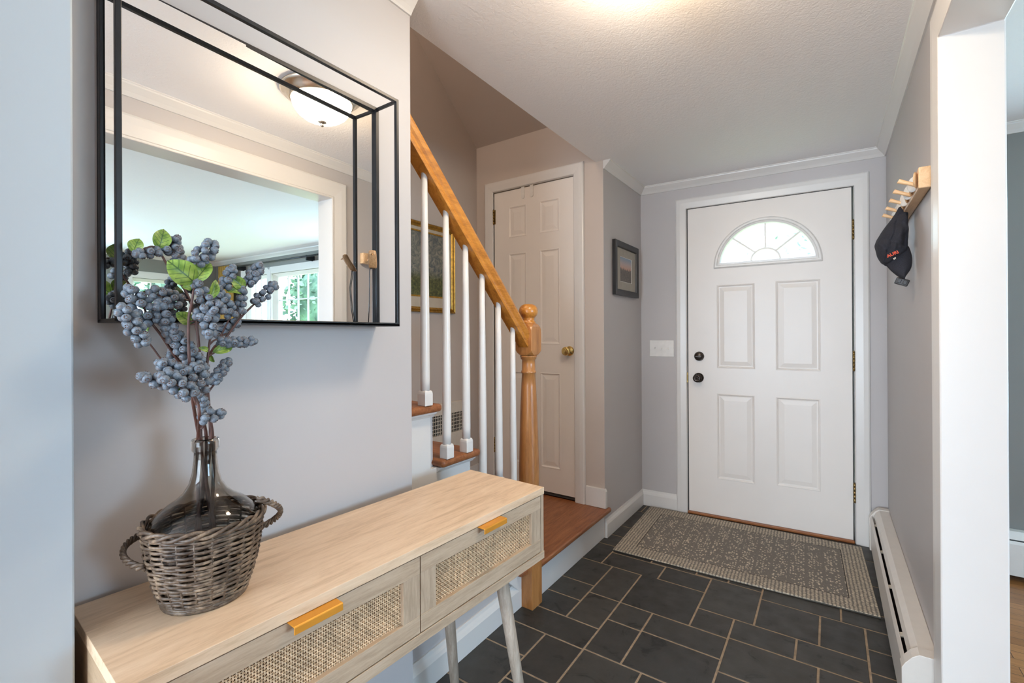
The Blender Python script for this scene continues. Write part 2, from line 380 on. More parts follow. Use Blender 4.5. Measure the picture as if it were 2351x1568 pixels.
# ------------------------------------------------------------------ setting: floors
TILES = [(-1.20, -.955, 2.085, 2.315), (-1.20, -.955, 1.935, 2.085), (-1.20, -.955, 1.79, 1.935), (-.955, -.80, 2.025, 2.315), (-.955, -.80, 1.79, 2.025),
 (-.80, -.495, 2.025, 2.325), (-.80, -.65, 1.875, 2.025), (-.65, -.345, 1.88, 2.025), (-.80, -.65, 1.645, 1.875), (-.65, -.345, 1.645, 1.88),
 (-1.20, -.80, 1.64, 1.79), (-.97, -.80, 1.41, 1.64), (-1.20, -.97, 1.48, 1.64), (-1.20, -.97, 1.25, 1.48), (-1.02, -.72, 2.315, 2.465), (-.72, -.495, 2.325, 2.47),
 (-.495, -.27, 2.18, 2.48), (-.495, -.345, 2.025, 2.18), (-.345, -.115, 2.035, 2.18), (-.345, -.04, 1.81, 2.035), (-.27, -.04, 2.18, 2.415), (-.27, .035, 2.415, 2.56),
 (-.115, .115, 2.035, 2.18), (-.04, .115, 2.18, 2.415), (.035, .27, 2.415, 2.56), (.115, .27, 2.265, 2.415), (.115, .27, 2.115, 2.265), (.115, .27, 1.88, 2.115), (-.04, .115, 1.81, 2.035),
 (-.80, -.57, 1.41, 1.645), (-.57, -.345, 1.41, 1.645), (-.345, -.115, 1.58, 1.81), (-.115, .115, 1.58, 1.81), (.115, .27, 1.65, 1.88), (-.345, -.04, 1.35, 1.58), (-.04, .27, 1.35, 1.58), (.115, .27, 1.58, 1.65),
 (-1.20, -1.02, 2.315, 2.54), (-1.02, -.80, 2.465, 2.70), (-.80, -.57, 2.47, 2.70), (-.57, -.42, 2.48, 2.70), (-.42, -.27, 2.48, 2.70), (-.27, -.04, 2.56, 2.84), (-.04, .27, 2.56, 2.84),
 (-1.20, -1.02, 2.54, 2.685), (-1.20, -1.02, 2.685, 2.84), (-1.20, -1.02, 2.84, 3.14), (-1.02, -.72, 2.70, 3.0), (-.72, -.42, 2.70, 3.0), (-.42, -.27, 2.70, 2.84), (-.42, -.12, 2.84, 3.14), (-.12, .27, 2.84, 3.14),
 (-1.20, -1.085, 3.14, 3.40), (-1.085, -.72, 3.14, 3.40), (-1.02, -.42, 3.0, 3.14), (-.72, -.42, 3.14, 3.40), (-.42, .27, 3.14, 3.40)]
yy = 1.35
for yy0, yy1 in ((1.12, 1.35), (.89, 1.12), (.66, .89), (.43, .66), (.20, .43)):
    xx = -.97 if yy0 > 1.1 else -1.20-(.1 if int(yy0*100) % 2 else 0)
    while xx < .27:
        x2 = min(xx+rnd.choice((.155, .23, .31)), .27)
        ytop = min([yy1]+[1.25 for _ in (0,) if yy0 > 1.1 and x2 <= -.9 and False])
        TILES.append((max(xx, -1.20), x2, yy0, ytop)); xx = x2
TILES.append((-.97, -.345, 1.35, 1.41)); TILES.append((-1.20, -.97, 1.12, 1.25))
b = MB(); b.mi = 1; b.box((-1.30, .20, -.06), (WX2, 3.45, -.0018)); b.mi = 0
for (x0, x1, y0, y1) in TILES:
    if x1-x0 < .02: continue
    g = .0040; x0 += g; x1 -= g; y0 += g; y1 -= g; e = .0015
    lo = [(x0, y0), (x1, y0), (x1, y1), (x0, y1)]; hi = [(x0+e, y0+e), (x1-e, y0+e), (x1-e, y1-e), (x0+e, y1-e)]
    b.rings([[(p[0], p[1], -.004) for p in lo], [(p[0], p[1], -.001) for p in lo], [(p[0], p[1], 0) for p in hi]])
    for f in b.bm.faces[-9:] if False else (): pass
fl = b.build('floor', [M['slate'], M['grout']], smooth=False); struct(fl, 'dark slate tile entry floor with tan grout')
b = MB(); b.box((WX2, .2, -.06), (LR, LY, 0)); b.box((-2.6, BK, -.06), (LR, .2, 0)); struct(b.build('floor_living', M['oakfloor']), 'oak strip floor of the adjoining living room')

# ------------------------------------------------------------------ setting: walls
wm = lambda a, z, t: (a, t, z)      # along x
wn = lambda a, z, t: (t, a, z)      # along y
c_, s_ = math.cos(DA), math.sin(DA)
DL = Vector((-.803, dw(-.803), 0))   # hinge-free edge of the entry door, on the wall face
dmap = lambda a, z, t: (DL.x+a*c_-t*s_, DL.y+a*s_+t*c_, z)
b2 = [(-.02, .94, 0, 2.10)]
b = MB(); b.grid_wall((NX-.02-DL.x)/c_, (WX2-DL.x)/c_, 0, H, b2, (0, .14), dmap)
struct(b.build('wall_front', M['wall']), 'grey entry wall holding the front door')
b = MB(); b.box((NX-.12, CY+.0005, 0), (NX, 3.44, H)); struct(b.build('wall_niche', M['wall']), 'grey side wall of the entry with the black framed photo')
b = MB(); b.grid_wall(SX_-.1, NX-.001, 0, 2.62, [(-1.955, -1.320, .18, 2.235)], (CY, CY+.12), wm)
struct(b.build('wall_closet', M['stairwall']), 'wall around the narrow white closet door')
b = MB(); b.box((MX-.12, .08, 0), (MX, ME, H)); struct(b.build('wall_left', M['wall']), 'pale grey wall carrying the black box mirror')
OY0, OY1, OH = .32, 1.744, 2.067
b = MB(); b.grid_wall(-1.3, LY, 0, H, [(OY0, OY1, 0, OH)], (WX, WX2), wn); struct(b.build('wall_right', M['wall']), 'grey right wall with wide cased opening')  # unseen stretch behind the camera added to keep side light off the left jamb
b = MB(); b.box((SX_-.12, 0, 0), (SX_, CY+.1, 5.2)); struct(b.build('wall_stair', M['stairwall']), 'taupe wall beside the staircase with the gilt painting')
# ceiling slab of hall and living room, with the stair void cut away
b = MB(); b.box((SKX, .08, H), (WX2, 3.44, H+.25)); b.box((MX-.12, .08, H), (SKX, ME, H+.25))
struct(b.build('ceiling', M['ceiling']), 'textured white hall ceiling')
b = MB(); b.box((WX2, BK, H), (LR+.12, LY+.12, H+.25)); b.box((SX_, BK, H), (WX2, .08, H+.25)) if False else None
b.box((-2.5, BK, H), (WX2, .08, H+.25)); struct(b.build('ceiling_living', M['ceiling']), 'white ceiling of the living room')
# sloped ceiling over the stair + upper enclosure
b = MB(); b.prism([(CY+.12, 2.587-.10), (CY, 2.587), (.9, 2.587+.859*1.713), (.9, 2.587+.859*1.713+.1), (CY+.12, 2.68)], (SX_, SKX), lambda a, z, t: (t, a, z))
struct(b.build('ceiling_stair', M['stairwall']), 'sloping ceiling above the stairs')
b = MB(); b.box((SX_-.1, 0, 4.02), (MX+.2, .95, 4.12)); struct(b.build('ceiling_upper', M['stairwall']))
b = MB(); b.prism([(CY+.12, H+.01), (CY+.12, 2.7), (.9, 4.16), (0, 4.16), (0, H+.01)], (SKX, SKX+.1), lambda a, z, t: (t, a, z)); struct(b.build('wall_upper', M['stairwall']))
b = MB(); b.box((SX_-.3, 0, 0), (MX-.12, .078, 4.2)); struct(b.build('wall_stair_end', M['stairwall']))
b = MB(); b.box((-2.5, BK, 0), (-2.4, .05, H)); struct(b.build('wall_back_side', M['wall']))
# partition with the cased doorway the camera looks through
b = MB(); b.box((MX, .08, 0), (-.965, .190, H)); struct(b.build('wall_doorway', M['wall']))
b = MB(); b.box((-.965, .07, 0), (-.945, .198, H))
M['jamb'] = plain('wall_end_daylight_tint', (.50, .575, .63, 1), .45, var=.015, nscale=3, bump=.08, bscale=200, bdist=.0005)  # blue cast of the daylight put into the wall end's colour
struct(b.build('trim_1', M['jamb'], bevel=.003), 'wall end at the left edge of the view, blue daylight put into its colour')
# living room shell
WIN_F = [(2.25, 4.20, .75, 2.00)]; WIN_R = [(2.38, 3.05, .9, 1.98), (-.45, 1.65, .80, 2.10)]
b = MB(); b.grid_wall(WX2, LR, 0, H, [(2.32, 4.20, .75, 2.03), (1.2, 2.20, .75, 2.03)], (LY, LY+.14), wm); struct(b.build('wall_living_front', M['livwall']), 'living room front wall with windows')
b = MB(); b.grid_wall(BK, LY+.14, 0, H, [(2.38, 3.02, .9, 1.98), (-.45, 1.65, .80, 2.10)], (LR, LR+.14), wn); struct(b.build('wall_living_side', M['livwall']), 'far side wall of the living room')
b = MB(); b.grid_wall(-2.5, LR, 0, H, [(-1.90, .45, .08, 2.14)], (BK-.14, BK), wm); struct(b.build('wall_back', M['wall']))

# ------------------------------------------------------------------ setting: trim
cas = [(0, 0), (0, .014), (.006, .018), (.045, .020), (.062, .016), (.070, .010), (.070, 0)]
def casprof(wd, th=.019): return [(0, 0), (0, th*.65), (.004, th*.8), (wd*.55, th), (wd*.86, th), (wd*.97, th*.75), (wd, th*.3), (wd, 0)]
b = MB(); b.sweep([(-.008, 0), (-.008, 2.093), (.925, 2.093), (.925, 0)], [(o, -d) for o, d in casprof(.072)], dmap); struct(b.build('trim_2', M['trim'], bevel=.0015), 'white casing around the front door')
b = MB(); b.sweep([(-1.955, .18), (-1.955, 2.238), (-1.320, 2.238), (-1.320, .18)], [(o, CY-d) for o, d in casprof(.070)], wm); struct(b.build('trim_3', M['trim'], bevel=.0015), 'white casing around the closet door')
b = MB(); b.sweep([(OY0, 0), (OY0, OH), (OY1, OH), (OY1, 0)], [(o, WX-d) for o, d in casprof(.098, .02)], wn)
b.sweep([(OY0, 0), (OY0, OH), (OY1, OH), (OY1, 0)], [(o, WX2+d) for o, d in casprof(.098, .02)], wn)
b.sweep([(OY0, 0), (OY0, OH), (OY1, OH), (OY1, 0)], [(-.012, WX-.018), (0.0005, WX-.018), (0.0005, WX2+.018), (-.012, WX2+.018)], wn)
struct(b.build('trim_4', M['trim'], bevel=.004), 'white cased opening to the living room')
# crown moulding
crown = [(0, -.05), (.006, -.05), (.010, -.044), (.018, -.034), (.030, -.022), (.040, -.012), (.042, -.006), (.046, -.004), (.046, 0), (0, 0)]
cm = lambda x, y, d: (x, y, H+d)
b = MB(); b.sweep([(NX, CY), (NX, dw(NX)), (WX, dw(WX)), (WX, .2)], [(-o, d) for o, d in crown], cm); struct(b.build('trim_5', M['trim']), 'white crown moulding around the entry ceiling')
b = MB(); b.sweep([(MX, .2), (MX, ME)], [(-o, d) for o, d in crown], cm); struct(b.build('trim_6', M['trim']), 'crown moulding end above the mirror')
b = MB(); b.sweep([(WX2, .2), (WX2, LY), (LR, LY), (LR, BK)], [(-o, d) for o, d in crown], cm); struct(b.build('trim_7', M['trim']), 'white crown moulding of the living room')
# baseboards
bp = [(0, 0), (.014, 0), (.014, .080), (.010, .092), (.006, .100), (.004, .112), (0, .112)]
bm_ = lambda x, y, d: (x, y, d)
b = MB(); b.sweep([(NX, CY+.002), (NX, dw(NX)), (-.875, dw(-.875))], [(-o, d) for o, d in bp], bm_); struct(b.build('baseboard_niche', M['trim'], bevel=.001), 'white baseboard in the entry corner')
b = MB(); b.sweep([(SKX, ME+.002), (SKX, 1.742)], [(-o*1.6, d) for o, d in bp], bm_); struct(b.build('baseboard_stair', M['trim'], bevel=.001), 'white baseboard under the staircase')
b = MB(); b.prism([(-1.247, .181), (NX+.012, .181), (NX+.012, .282), (NX+.004, .297), (-1.247, .297)], (CY-.016, CY+.01), lambda a, z, t: (a, t, z)); struct(b.build('baseboard_closet', M['trim'], bevel=.002), 'white baseboard block beside the closet door')

# ------------------------------------------------------------------ doors
def panelled(b, w, h, t, panels, extra_holes=(), mp=XYZ):
    """door slab, front face at y=0 facing -y, raised panels on the front"""
    b.grid_wall(0, w, 0, h, list(panels)+list(extra_holes), (0, 0), lambda a, z, q: (a, 0, z)) if False else None
    holes = list(panels)+list(extra_holes)
    A = sorted({0, w, *[q[0] for q in holes], *[q[1] for q in holes]}); B = sorted({0, h, *[q[2] for q in holes], *[q[3] for q in holes]})
    for i in range(len(A)-1):
        for j in range(len(B)-1):
            ca, cb = (A[i]+A[i+1])/2, (B[j]+B[j+1])/2
            if any(q[0] < ca < q[1] and q[2] < cb < q[3] for q in holes): continue
            b.quad((A[i], 0, B[j]), (A[i+1], 0, B[j]), (A[i+1], 0, B[j+1]), (A[i], 0, B[j+1]))
    for q in panels:
        seq = [(0, 0), (.004, -.0015), (.008, 0), (.013, .0045), (.019, .005), (.045, .001), (.047, .001)]
        pr_ = None
        for ins, d in seq:
            rr = [(q[0]+ins, d, q[2]+ins), (q[1]-ins, d, q[2]+ins), (q[1]-ins, d, q[3]-ins), (q[0]+ins, d, q[3]-ins)]
            if pr_:
                for k in range(4): b.quad(pr_[k], pr_[(k+1) % 4], rr[(k+1) % 4], rr[k])
            pr_ = rr
        b.quad(*pr_)
    b.quad((0, 0, 0), (0, t, 0), (w, t, 0), (w, 0, 0)); b.quad((0, 0, h), (w, 0, h), (w, t, h), (0, t, h))
    b.quad((0, 0, 0), (0, 0, h), (0, t, h), (0, t, 0)); b.quad((w, 0, 0), (w, t, 0), (w, t, h), (w, 0, h))
    for i in range(len(A)-1):
        for j in range(len(B)-1):
            ca, cb = (A[i]+A[i+1])/2, (B[j]+B[j+1])/2
            if any(q[0] < ca < q[1] and q[2] < cb < q[3] for q in extra_holes): continue
            b.quad((A[i], t, B[j]), (A[i], t, B[j+1]), (A[i+1], t, B[j+1]), (A[i+1], t, B[j]))
def hinge(parent, x, z, y=-.004, hh=.10):
    b = MB(); b.box((x-.004, y+.002, z), (x+.012, y+.006, z+hh))
    for k in range(5): b.lathe([(.0001, 0), (.0062, .0005), (.0062, hh/5-.0015), (.0001, hh/5-.001)], (x, y-.003, z+k*hh/5), 12, caps=False)
    b.lathe([(.0001, -.004), (.004, -.003), (.004, 0), (.0001, 0)], (x, y-.003, z), 10, caps=False); b.lathe([(.0001, 0), (.004, 0), (.004, .003), (.0001, .004)], (x, y-.003, z+hh), 10, caps=False)
    return b.build('hinge', M['oldbrass'], parent)
d1 = root('door_1', (DL.x, DL.y, .018), DA, 'white steel front door with fan light and four raised panels', None, None, 'structure')
FW_, FH_ = .914, 2.05+.022
fx0, fx1, fz0, fz1 = .165, .773, 1.652, 1.972
b = MB(); panelled(b, FW_, FH_, .044, [(.182, .408, .985, 1.540), (.524, .760, .983, 1.544), (.180, .404, .243, .815), (.524, .757, .255, .815)], [(fx0, fx1, fz0, fz1)])
fc, fzb, fr = (fx0+fx1)/2, fz0, .302
NA = 40
def rect_pt(a):
    dx, dz = math.cos(a), math.sin(a); kx = ((fx1-fx0)/2)/abs(dx) if abs(dx) > 1e-6 else 9; kz = (fz1-fz0)/dz if dz > 1e-6 else 9
    k = min(kx, kz); return (fc+dx*k, fzb+dz*k)
angs = sorted([math.pi*i/NA for i in range(NA+1)]+[math.atan2(fz1-fz0, (fx1-fx0)/2), math.pi-math.atan2(fz1-fz0, (fx1-fx0)/2)])
for a, c in zip(angs, angs[1:]):
    p = [(fc+fr*math.cos(a), fzb+fr*math.sin(a)), (fc+fr*math.cos(c), fzb+fr*math.sin(c))]; q = [rect_pt(a), rect_pt(c)]
    for yv in (0, .044): b.quad((p[0][0], yv, p[0][1]), (q[0][0], yv, q[0][1]), (q[1][0], yv, q[1][1]), (p[1][0], yv, p[1][1]))
    b.quad((p[0][0], 0, p[0][1]), (p[1][0], 0, p[1][1]), (p[1][0], .044, p[1][1]), (p[0][0], .044, p[0][1]))
b.quad((fc-fr, 0, fzb), (fc+fr, 0, fzb), (fc+fr, .044, fzb), (fc-fr, .044, fzb))
sl = b.build('slab', M['door'], d1, smooth=False); sl.location = (0, .004, 0)
# fan light
arc = [(fc+(fr-.002)*math.cos(math.pi*i/NA), fzb+.002+(fr-.002)*math.sin(math.pi*i/NA)) for i in range(NA+1)]
b = MB(); b.sweep(arc, [(o, d) for o, d in ((-.004, -.004), (.004, -.012), (.014, -.012), (.018, -.004), (.030, -.006), (.036, .012), (.036, .040), (-.002, .040))], lambda a, z, t: (a, t, z), closed=True)
b.build('fanlight_frame', M['plastic'], d1, smooth=False)
b = MB(); zc = fzb+.036
def bar(x0, z0, x1, z1, wd=.010):
    d = Vector((x1-x0, z1-z0)).normalized(); n = Vector((-d.y, d.x))*wd/2
    b.prism([(x0+n.x, z0+n.y), (x1+n.x, z1+n.y), (x1-n.x, z1-n.y), (x0-n.x, z0-n.y)], (.012, .034), lambda a, z, t: (a, t, z))
for a in (45, 90, 135): bar(fc+.078*math.cos(R(a)), zc+.07*math.sin(R(a)), fc+.266*math.cos(R(a)), fzb+.266*math.sin(R(a))+.004)
ha = [(fc+.082*math.cos(R(a)), zc-.002+.074*math.sin(R(a))) for a in range(0, 181, 10)]
b.sweep(ha, [(-.005, .010), (.005, .010), (.005, .034), (-.005, .034)], lambda a, z, t: (a, t, z)); b.build('glazing_bar', M['plastic'], d1, smooth=False)
b = MB(); b.prism([(fc+.272*math.cos(math.pi*i/NA), fzb+.02+.258*math.sin(math.pi*i/NA)) for i in range(NA+1)], (.020, .024), lambda a, z, t: (a, t, z)); b.build('glass', M['pane'], d1)
for z in (1.765, .995, .225): hinge(d1, .9205, z, -.006, .112)
b = MB(); b.lathe([(.0001, -.026), (.020, -.026), (.026, -.022), (.0275, -.012), (.030, -.008), (.032, 0), (.032, .004)], (.070, 0, 1.062), 32, 'Y', caps=False); b.box((.050, -.034, 1.057), (.090, -.024, 1.067))
b.build('deadbolt', M['bronze'], d1, bevel=.0015)
b = MB(); b.lathe([(.033, .004), (.033, -.002), (.028, -.008), (.016, -.012), (.012, -.020), (.012, -.032), (.020, -.038), (.027, -.046), (.028, -.056), (.024, -.064), (.014, -.067), (.012, -.064), (.006, -.064), (.005, -.068), (.0001, -.068)], (.066, 0, .916), 36, 'Y', caps=False)
b.build('door_knob', M['bronze'], d1, smooth=True)
b = MB(); b.box((-.010, -.006, .88), (-.001, .01, .95)); b.box((-.013, -.010, .895), (-.004, -.002, .935)); b.build('strike_plate', M['oldbrass'], d1, bevel=.001)
b = MB(); b.box((-.0025, .002, -.012), (.917, .03, -.0005)); b.box((-.006, .0045, 0), (-.001, .03, FH_)); b.box((.915, .0045, 0), (.919, .03, FH_)); b.box((-.004, .0045, FH_), (.918, .03, FH_+.004)); b.build('weatherstrip', M['rubber'], d1)
b = MB(); b.grid_wall(-.019, .936, .0, 2.118, [(.006, .905, -1, 2.083)], (.052, .075), dmap); struct(b.build('trim_14', M['trim']), 'front door stop')
# frame jambs, stop and threshold
b = MB(); b.grid_wall(-.019, .936, 0, 2.118, [(-.0065, .9235, 0, 2.0965)], (.0, .13), dmap); struct(b.build('trim_8', M['trim']), 'front door jamb')
b = MB(); b.box((-.006, -.012, 0), (.920, .13, .0175)); th = b.build('trim_9', wood('threshold_oak', (.20, .06, .015, 1), (.32, .11, .03, 1), (.40, .16, .05, 1), 'X', 2, .4), bevel=.004); th.location = (DL.x, DL.y, 0); th.rotation_euler = (0, 0, DA); struct(th, 'oak threshold under the front door')
# closet door
d2 = root('door_2', (-1.951, CY-.002, .203), 0, 'narrow white six-panel closet door on the stair landing', None, None, 'structure')
cw, chh = .627, 2.028
b = MB(); L0, L1, R0, R1 = .122, .268, .372, .522
panelled(b, cw, chh, .035, [(L0, L1, 1.70, 1.915), (R0, R1, 1.70, 1.915), (L0, L1, .965, 1.590), (R0, R1, .965, 1.590), (L0, L1, .155, .780), (R0, R1, .155, .780)])
b.build('slab', M['door'], d2, smooth=False).location = (0, .006, 0)
hinge(d2, -.002, 1.812, .0); hinge(d2, -.002, .205, .0)
b = MB(); b.lathe([(.031, .008), (.031, .002), (.028, -.004), (.014, -.008), (.012, -.022), (.018, -.026), (.025, -.034), (.028, -.046), (.026, -.054), (.020, -.058), (.014, -.056), (.012, -.058), (.0001, -.058)], (.590, 0, .925), 36, 'Y', caps=False); b.build('door_knob', M['brass'], d2, smooth=True)
for x in (.243, .313):
    b = MB(); b.prism([(x-.013, 1.985), (x+.013, 1.985), (x+.013, 1.965)]+[(x+.013*math.cos(R(a)), 1.965+.013*math.sin(R(a))) for a in range(-15, -180, -15)], (-.0005, .004), lambda a, z, t: (a, t, z)); b.box((x-.013, -.0005, 1.984), (x+.013, .004, 2.034)); b.build('over_door_hook', M['plastic'], d2, bevel=.0008)
b = MB(); b.box((-2.0, CY+.121, .0), (-1.28, CY+.16, 2.30)); struct(b.build('closet_light_block', M['dark']))  # unseen dark sheet behind the closet door, added to block outside light
b = MB(); b.grid_wall(-1.975, -1.30, .18, 2.26, [(-1.955, -1.3205, .18, 2.2365)], (CY-.001, CY+.10), wm); struct(b.build('trim_11', M['trim']))

# ------------------------------------------------------------------ stairs
PX = -1.13
stairs = root('staircase', (-1.6, 1.9, 0), 0, 'oak tread staircase with white skirt panel rising behind the mirror wall', 'staircase')
ZL, RISE, RUN = .18, .203, .2145
FY = [1.84-.2145*k for k in range(8)]
NXY = 1.822   # landing front starts here
def nosed_board(b, x0, x1, y0, y1, z, th=.028, r=.014):
    b.box((x0, y0, z-th), (x1, y1, z))
# landing
b = MB(); b.prism([(SX_+.002, 1.70), (PX+.002, 1.70), (PX+.030, NXY), (PX+.034, CY+.036), (NX+.005, CY+.036), (NX+.003, CY-.001), (-1.3, CY-.001), (-1.3, CY+.03), (-1.96, CY+.03), (-1.96, CY-.001), (SX_+.002, CY-.001)], (ZL-.028, ZL), lambda x, y, t: (x, y, t))
relparent(b.build('landing', M['tread'], bevel=.011, seg=4), stairs)
b = MB(); b.box((PX-.02, NXY, 0), (PX, CY+.0, ZL-.028)); b.box((PX, NXY+.002, ZL-.045), (PX+.012, CY, ZL-.029)); relparent(b.build('riser', M['trim'], bevel=.002), stairs)
for i, y in enumerate(FY):
    z = ZL+RISE*(i+1); yb = y-RUN-.03
    b = MB()
    if y > ME+.02:
        y_in = max(yb, ME+.003) if yb < ME else yb
        b.prism([(SX_+.002, yb), (MX-.125, yb), (MX-.125, ME+.003), (PX+.008, y_in+.0), (PX+.008, y), (SX_+.002, y)] if yb < ME else
                [(SX_+.002, yb), (SKX-.005, yb), (SKX-.005, yb+.03), (PX+.008, yb+.03), (PX+.008, y), (SX_+.002, y)], (z-.028, z), lambda x, yy_, t: (x, yy_, t))
    else: b.box((SX_+.002, yb, z-.028), (MX-.125, y, z))
    relparent(b.build('tread', M['treadx'], bevel=.012, seg=4), stairs)
    b = MB(); b.box((SX_+.002, y-.028-.018, z-RISE), (MX-.125 if y < ME else SKX+.02, y-.028, z-.028)); relparent(b.build('riser', M['trim']), stairs)
    if y > ME:
        y2 = max(y-RUN, ME+.003)
        b = MB(); b.prism([(0, 0), (.016, 0), (.013, -.008), (.005, -.013), (0, -.020)], (y2, y-.012), lambda a, zz, t: (SKX+.022+a, t, z-.028+zz)); relparent(b.build('cove_moulding', M['trim']), stairs)
# side panel (open stringer face) with stepped top
pts = [(ME+.001, ZL+RISE*4-.03)]
pts = [(ME+.002, .71), (ME+.002, ZL+RISE*4-.028)]
for i in (3, 2, 1, 0):
    z = ZL+RISE*(i+1)-.028; y = FY[i]-.028
    pts += [(y, z), (y, z-RISE if i else .06)]
pts = [p for p in pts]
pts[-1] = (FY[0]-.08, .30); pts += [(NXY-.08, .06), (1.70, .10)]
b = MB(); b.prism(pts, (SKX+.001, SKX+.022), lambda a, z, t: (t, a, z)); relparent(b.build('skirt_panel', M['trim'], bevel=.001), stairs)
b = MB()
b.bm.free(); b = MB(); b.prism([(ME+.0005, 0), (1.80, 0), (1.80, .30), (1.62, .36), (1.60, .56), (1.40, .56), (1.40, .76), (1.20, .76), (1.20, .955), (ME+.0005, .955)], (SKX-.01, SKX), lambda a, z, t: (t, a, z)); struct(b.build('wall_under_stair', M['wall']), 'grey wall panel under the stairs')
# newel post
nw = root('newel_post', (-1.137, 1.781, 0), 0, 'turned honey oak newel post with ball top at the foot of the railing', 'newel post')
hw = .0415
b = MB(); b.box((-hw, -hw, 0), (hw, hw, .52)); b.build('square_base', M['newel'], nw, bevel=.003)
b = MB(); b.lathe([(.0415, .515), (.046, .56), (.0465, .60), (.043, .75), (.0385, .90), (.034, 1.00), (.031, 1.055), (.0335, 1.057), (.0350, 1.062), (.0335, 1.067), (.0310, 1.070), (.0305, 1.10), (.030, 1.118), (.036, 1.122), (.036, 1.128), (.038, 1.130), (.039, 1.137)], n=40); b.build('turned_shaft', M['newel'], nw)
b = MB()
def chamf(z, w_, c): return [(w_, -w_+c, z), (w_, w_-c, z), (w_-c, w_, z), (-w_+c, w_, z), (-w_, w_-c, z), (-w_, -w_+c, z), (-w_+c, -w_, z), (w_-c, -w_, z)]
b.rings([chamf(1.135, .034, .026), chamf(1.142, .040, .020), chamf(1.152, .042, .008), chamf(1.162, .043, .002), chamf(1.255, .043, .002), chamf(1.268, .042, .008), chamf(1.278, .040, .020), chamf(1.284, .034, .026)])
b.build('square_block', M['newel'], nw, smooth=False)
b = MB(); b.lathe([(.033, 1.283), (.034, 1.286), (.032, 1.292), (.028, 1.295), (.0265, 1.302), (.0285, 1.306), (.0275, 1.309), (.033, 1.314), (.040, 1.322), (.0435, 1.334), (.0435, 1.344), (.040, 1.356), (.032, 1.366), (.020, 1.372), (.0001, 1.374)], n=40, caps=False); b.build('ball_top', M['rail'], nw, smooth=True)
# handrail
hr = root('handrail', (-1.137, 1.74, 1.20), 0, 'honey oak handrail sloping down to the newel post', 'handrail')
SL = .985
ztop = lambda y: 1.232+(1.769-y)*SL
prof = [(-.026, -.062), (.026, -.062), (.028, -.052), (.024, -.046), (.024, -.038), (.030, -.030), (.033, -.018), (.029, -.006), (.018, -.001), (0, 0), (-.018, -.001), (-.029, -.006), (-.033, -.018), (-.030, -.030), (-.024, -.038), (-.024, -.046), (-.028, -.052)]
kk = math.sqrt(1+SL*SL)
b = MB(); b.rings([[(-1.137+a, y, ztop(y)+d*kk) for a, d in prof] for y in (1.742, ME+.001)]); o = b.build('rail', M['rail'], smooth=False, bevel=.001); relparent(o, hr)
BY = [1.128, 1.235, 1.343, 1.444, 1.553, 1.658]; BI = [3, 2, 2, 1, 1, 0]
for k, (y, i) in enumerate(zip(BY, BI)):
    zb = ZL+RISE*(i+1); zt = ztop(y)-.060*kk
    words = ['highest white baluster, beside the mirror wall end', 'second white baluster from the wall, on the middle tread', 'third white baluster from the wall, near the front of the middle tread',
             'fourth white baluster, base hidden behind the console', 'fifth white baluster, two before the newel post', 'white baluster closest to the newel post']
    r_ = root('baluster', (-1.140, y, zb), 0, words[k], 'baluster', 'white balusters of the stair railing'); hgt = zt-zb
    b = MB(); q = .0185; b.rings([[(-q, -q, 0), (q, -q, 0), (q, q, 0), (-q, q, 0)]]+[[(-q*s, -q*s, z), (q*s, -q*s, z), (q*s, q*s, z), (-q*s, q*s, z)] for s, z in ((1, .040), (.93, .047), (.75, .052))])
    b.build('base_block', M['trim'], r_, bevel=.002, smooth=False)
    b = MB(); b.lathe([(.0155, .045), (.0160, .09), (.0155, .30), (.0125, hgt*.75), (.0105, hgt+.022)], n=20); b.build('spindle', M['trim'], r_)
# painting on the stair wall
pt = root('framed_painting', (SX_, 2.352, 1.36), 0, 'gilt framed landscape painting seen between the balusters', 'painting')
ym = lambda a, z, t: (t, a, z)
b = MB(); b.sweep([(-.62, .018), (-.62, .580), (0, .580), (0, .018)], [(-.0, .002), (-.0, .020), (-.006, .026), (-.014, .020), (-.018, .026), (-.024, .018), (-.032, .012), (-.034, .002)], ym, closed=True); b.build('frame', M['goldleaf'], pt, smooth=False)
b = MB(); b.grid_wall(-.60, -.02, .04, .56, [(-.525, -.094, .118, .523)], (.006, .010), ym); b.build('mat_board', M['matboard'], pt)
b = MB(); b.grid_wall(-.53, -.089, .113, .528, [(-.520, -.099, .123, .518)], (.008, .0115), ym); b.build('inner_slip', M['goldleaf'], pt)
b = MB(); b.box((.004, -.525, .118), (.0065, -.094, .523)); o = b.build('canvas', M['painting'], pt, off=(0, -.3, .12))
# register grille on the stair wall
gr = root('wall_register', (SX_, 2.29, .45), 0, 'cream metal wall register behind the balusters', 'wall register')
b = MB(); b.grid_wall(-.35, .162, -.27, .335, [(-.30, .152, .132, .262)], (.002, .030), ym); b.build('cover', M['cream'], gr, bevel=.002)
b = MB()
for k in range(30):
    y = -.298+k*.0155
    b.box((.0245, y, .132), (.0275, y+.0038, .262))
for z in (.152, .176, .200, .224, .247): b.box((.025, -.30, z), (.028, .152, z+.004))
b.build('grille', M['cream'], gr); b = MB(); b.box((.001, -.30, .13), (.004, .152, .264)); b.build('backing', M['dark'], gr)
b = MB(); b.box((SX_, 2.455, ZL), (SX_+.014, CY-.016, .30)); b.box((SX_, CY-.016, ZL), (-2.03, CY, .30)); struct(b.build('baseboard_landing', M['trim'], bevel=.002), 'white baseboard at the back of the landing')

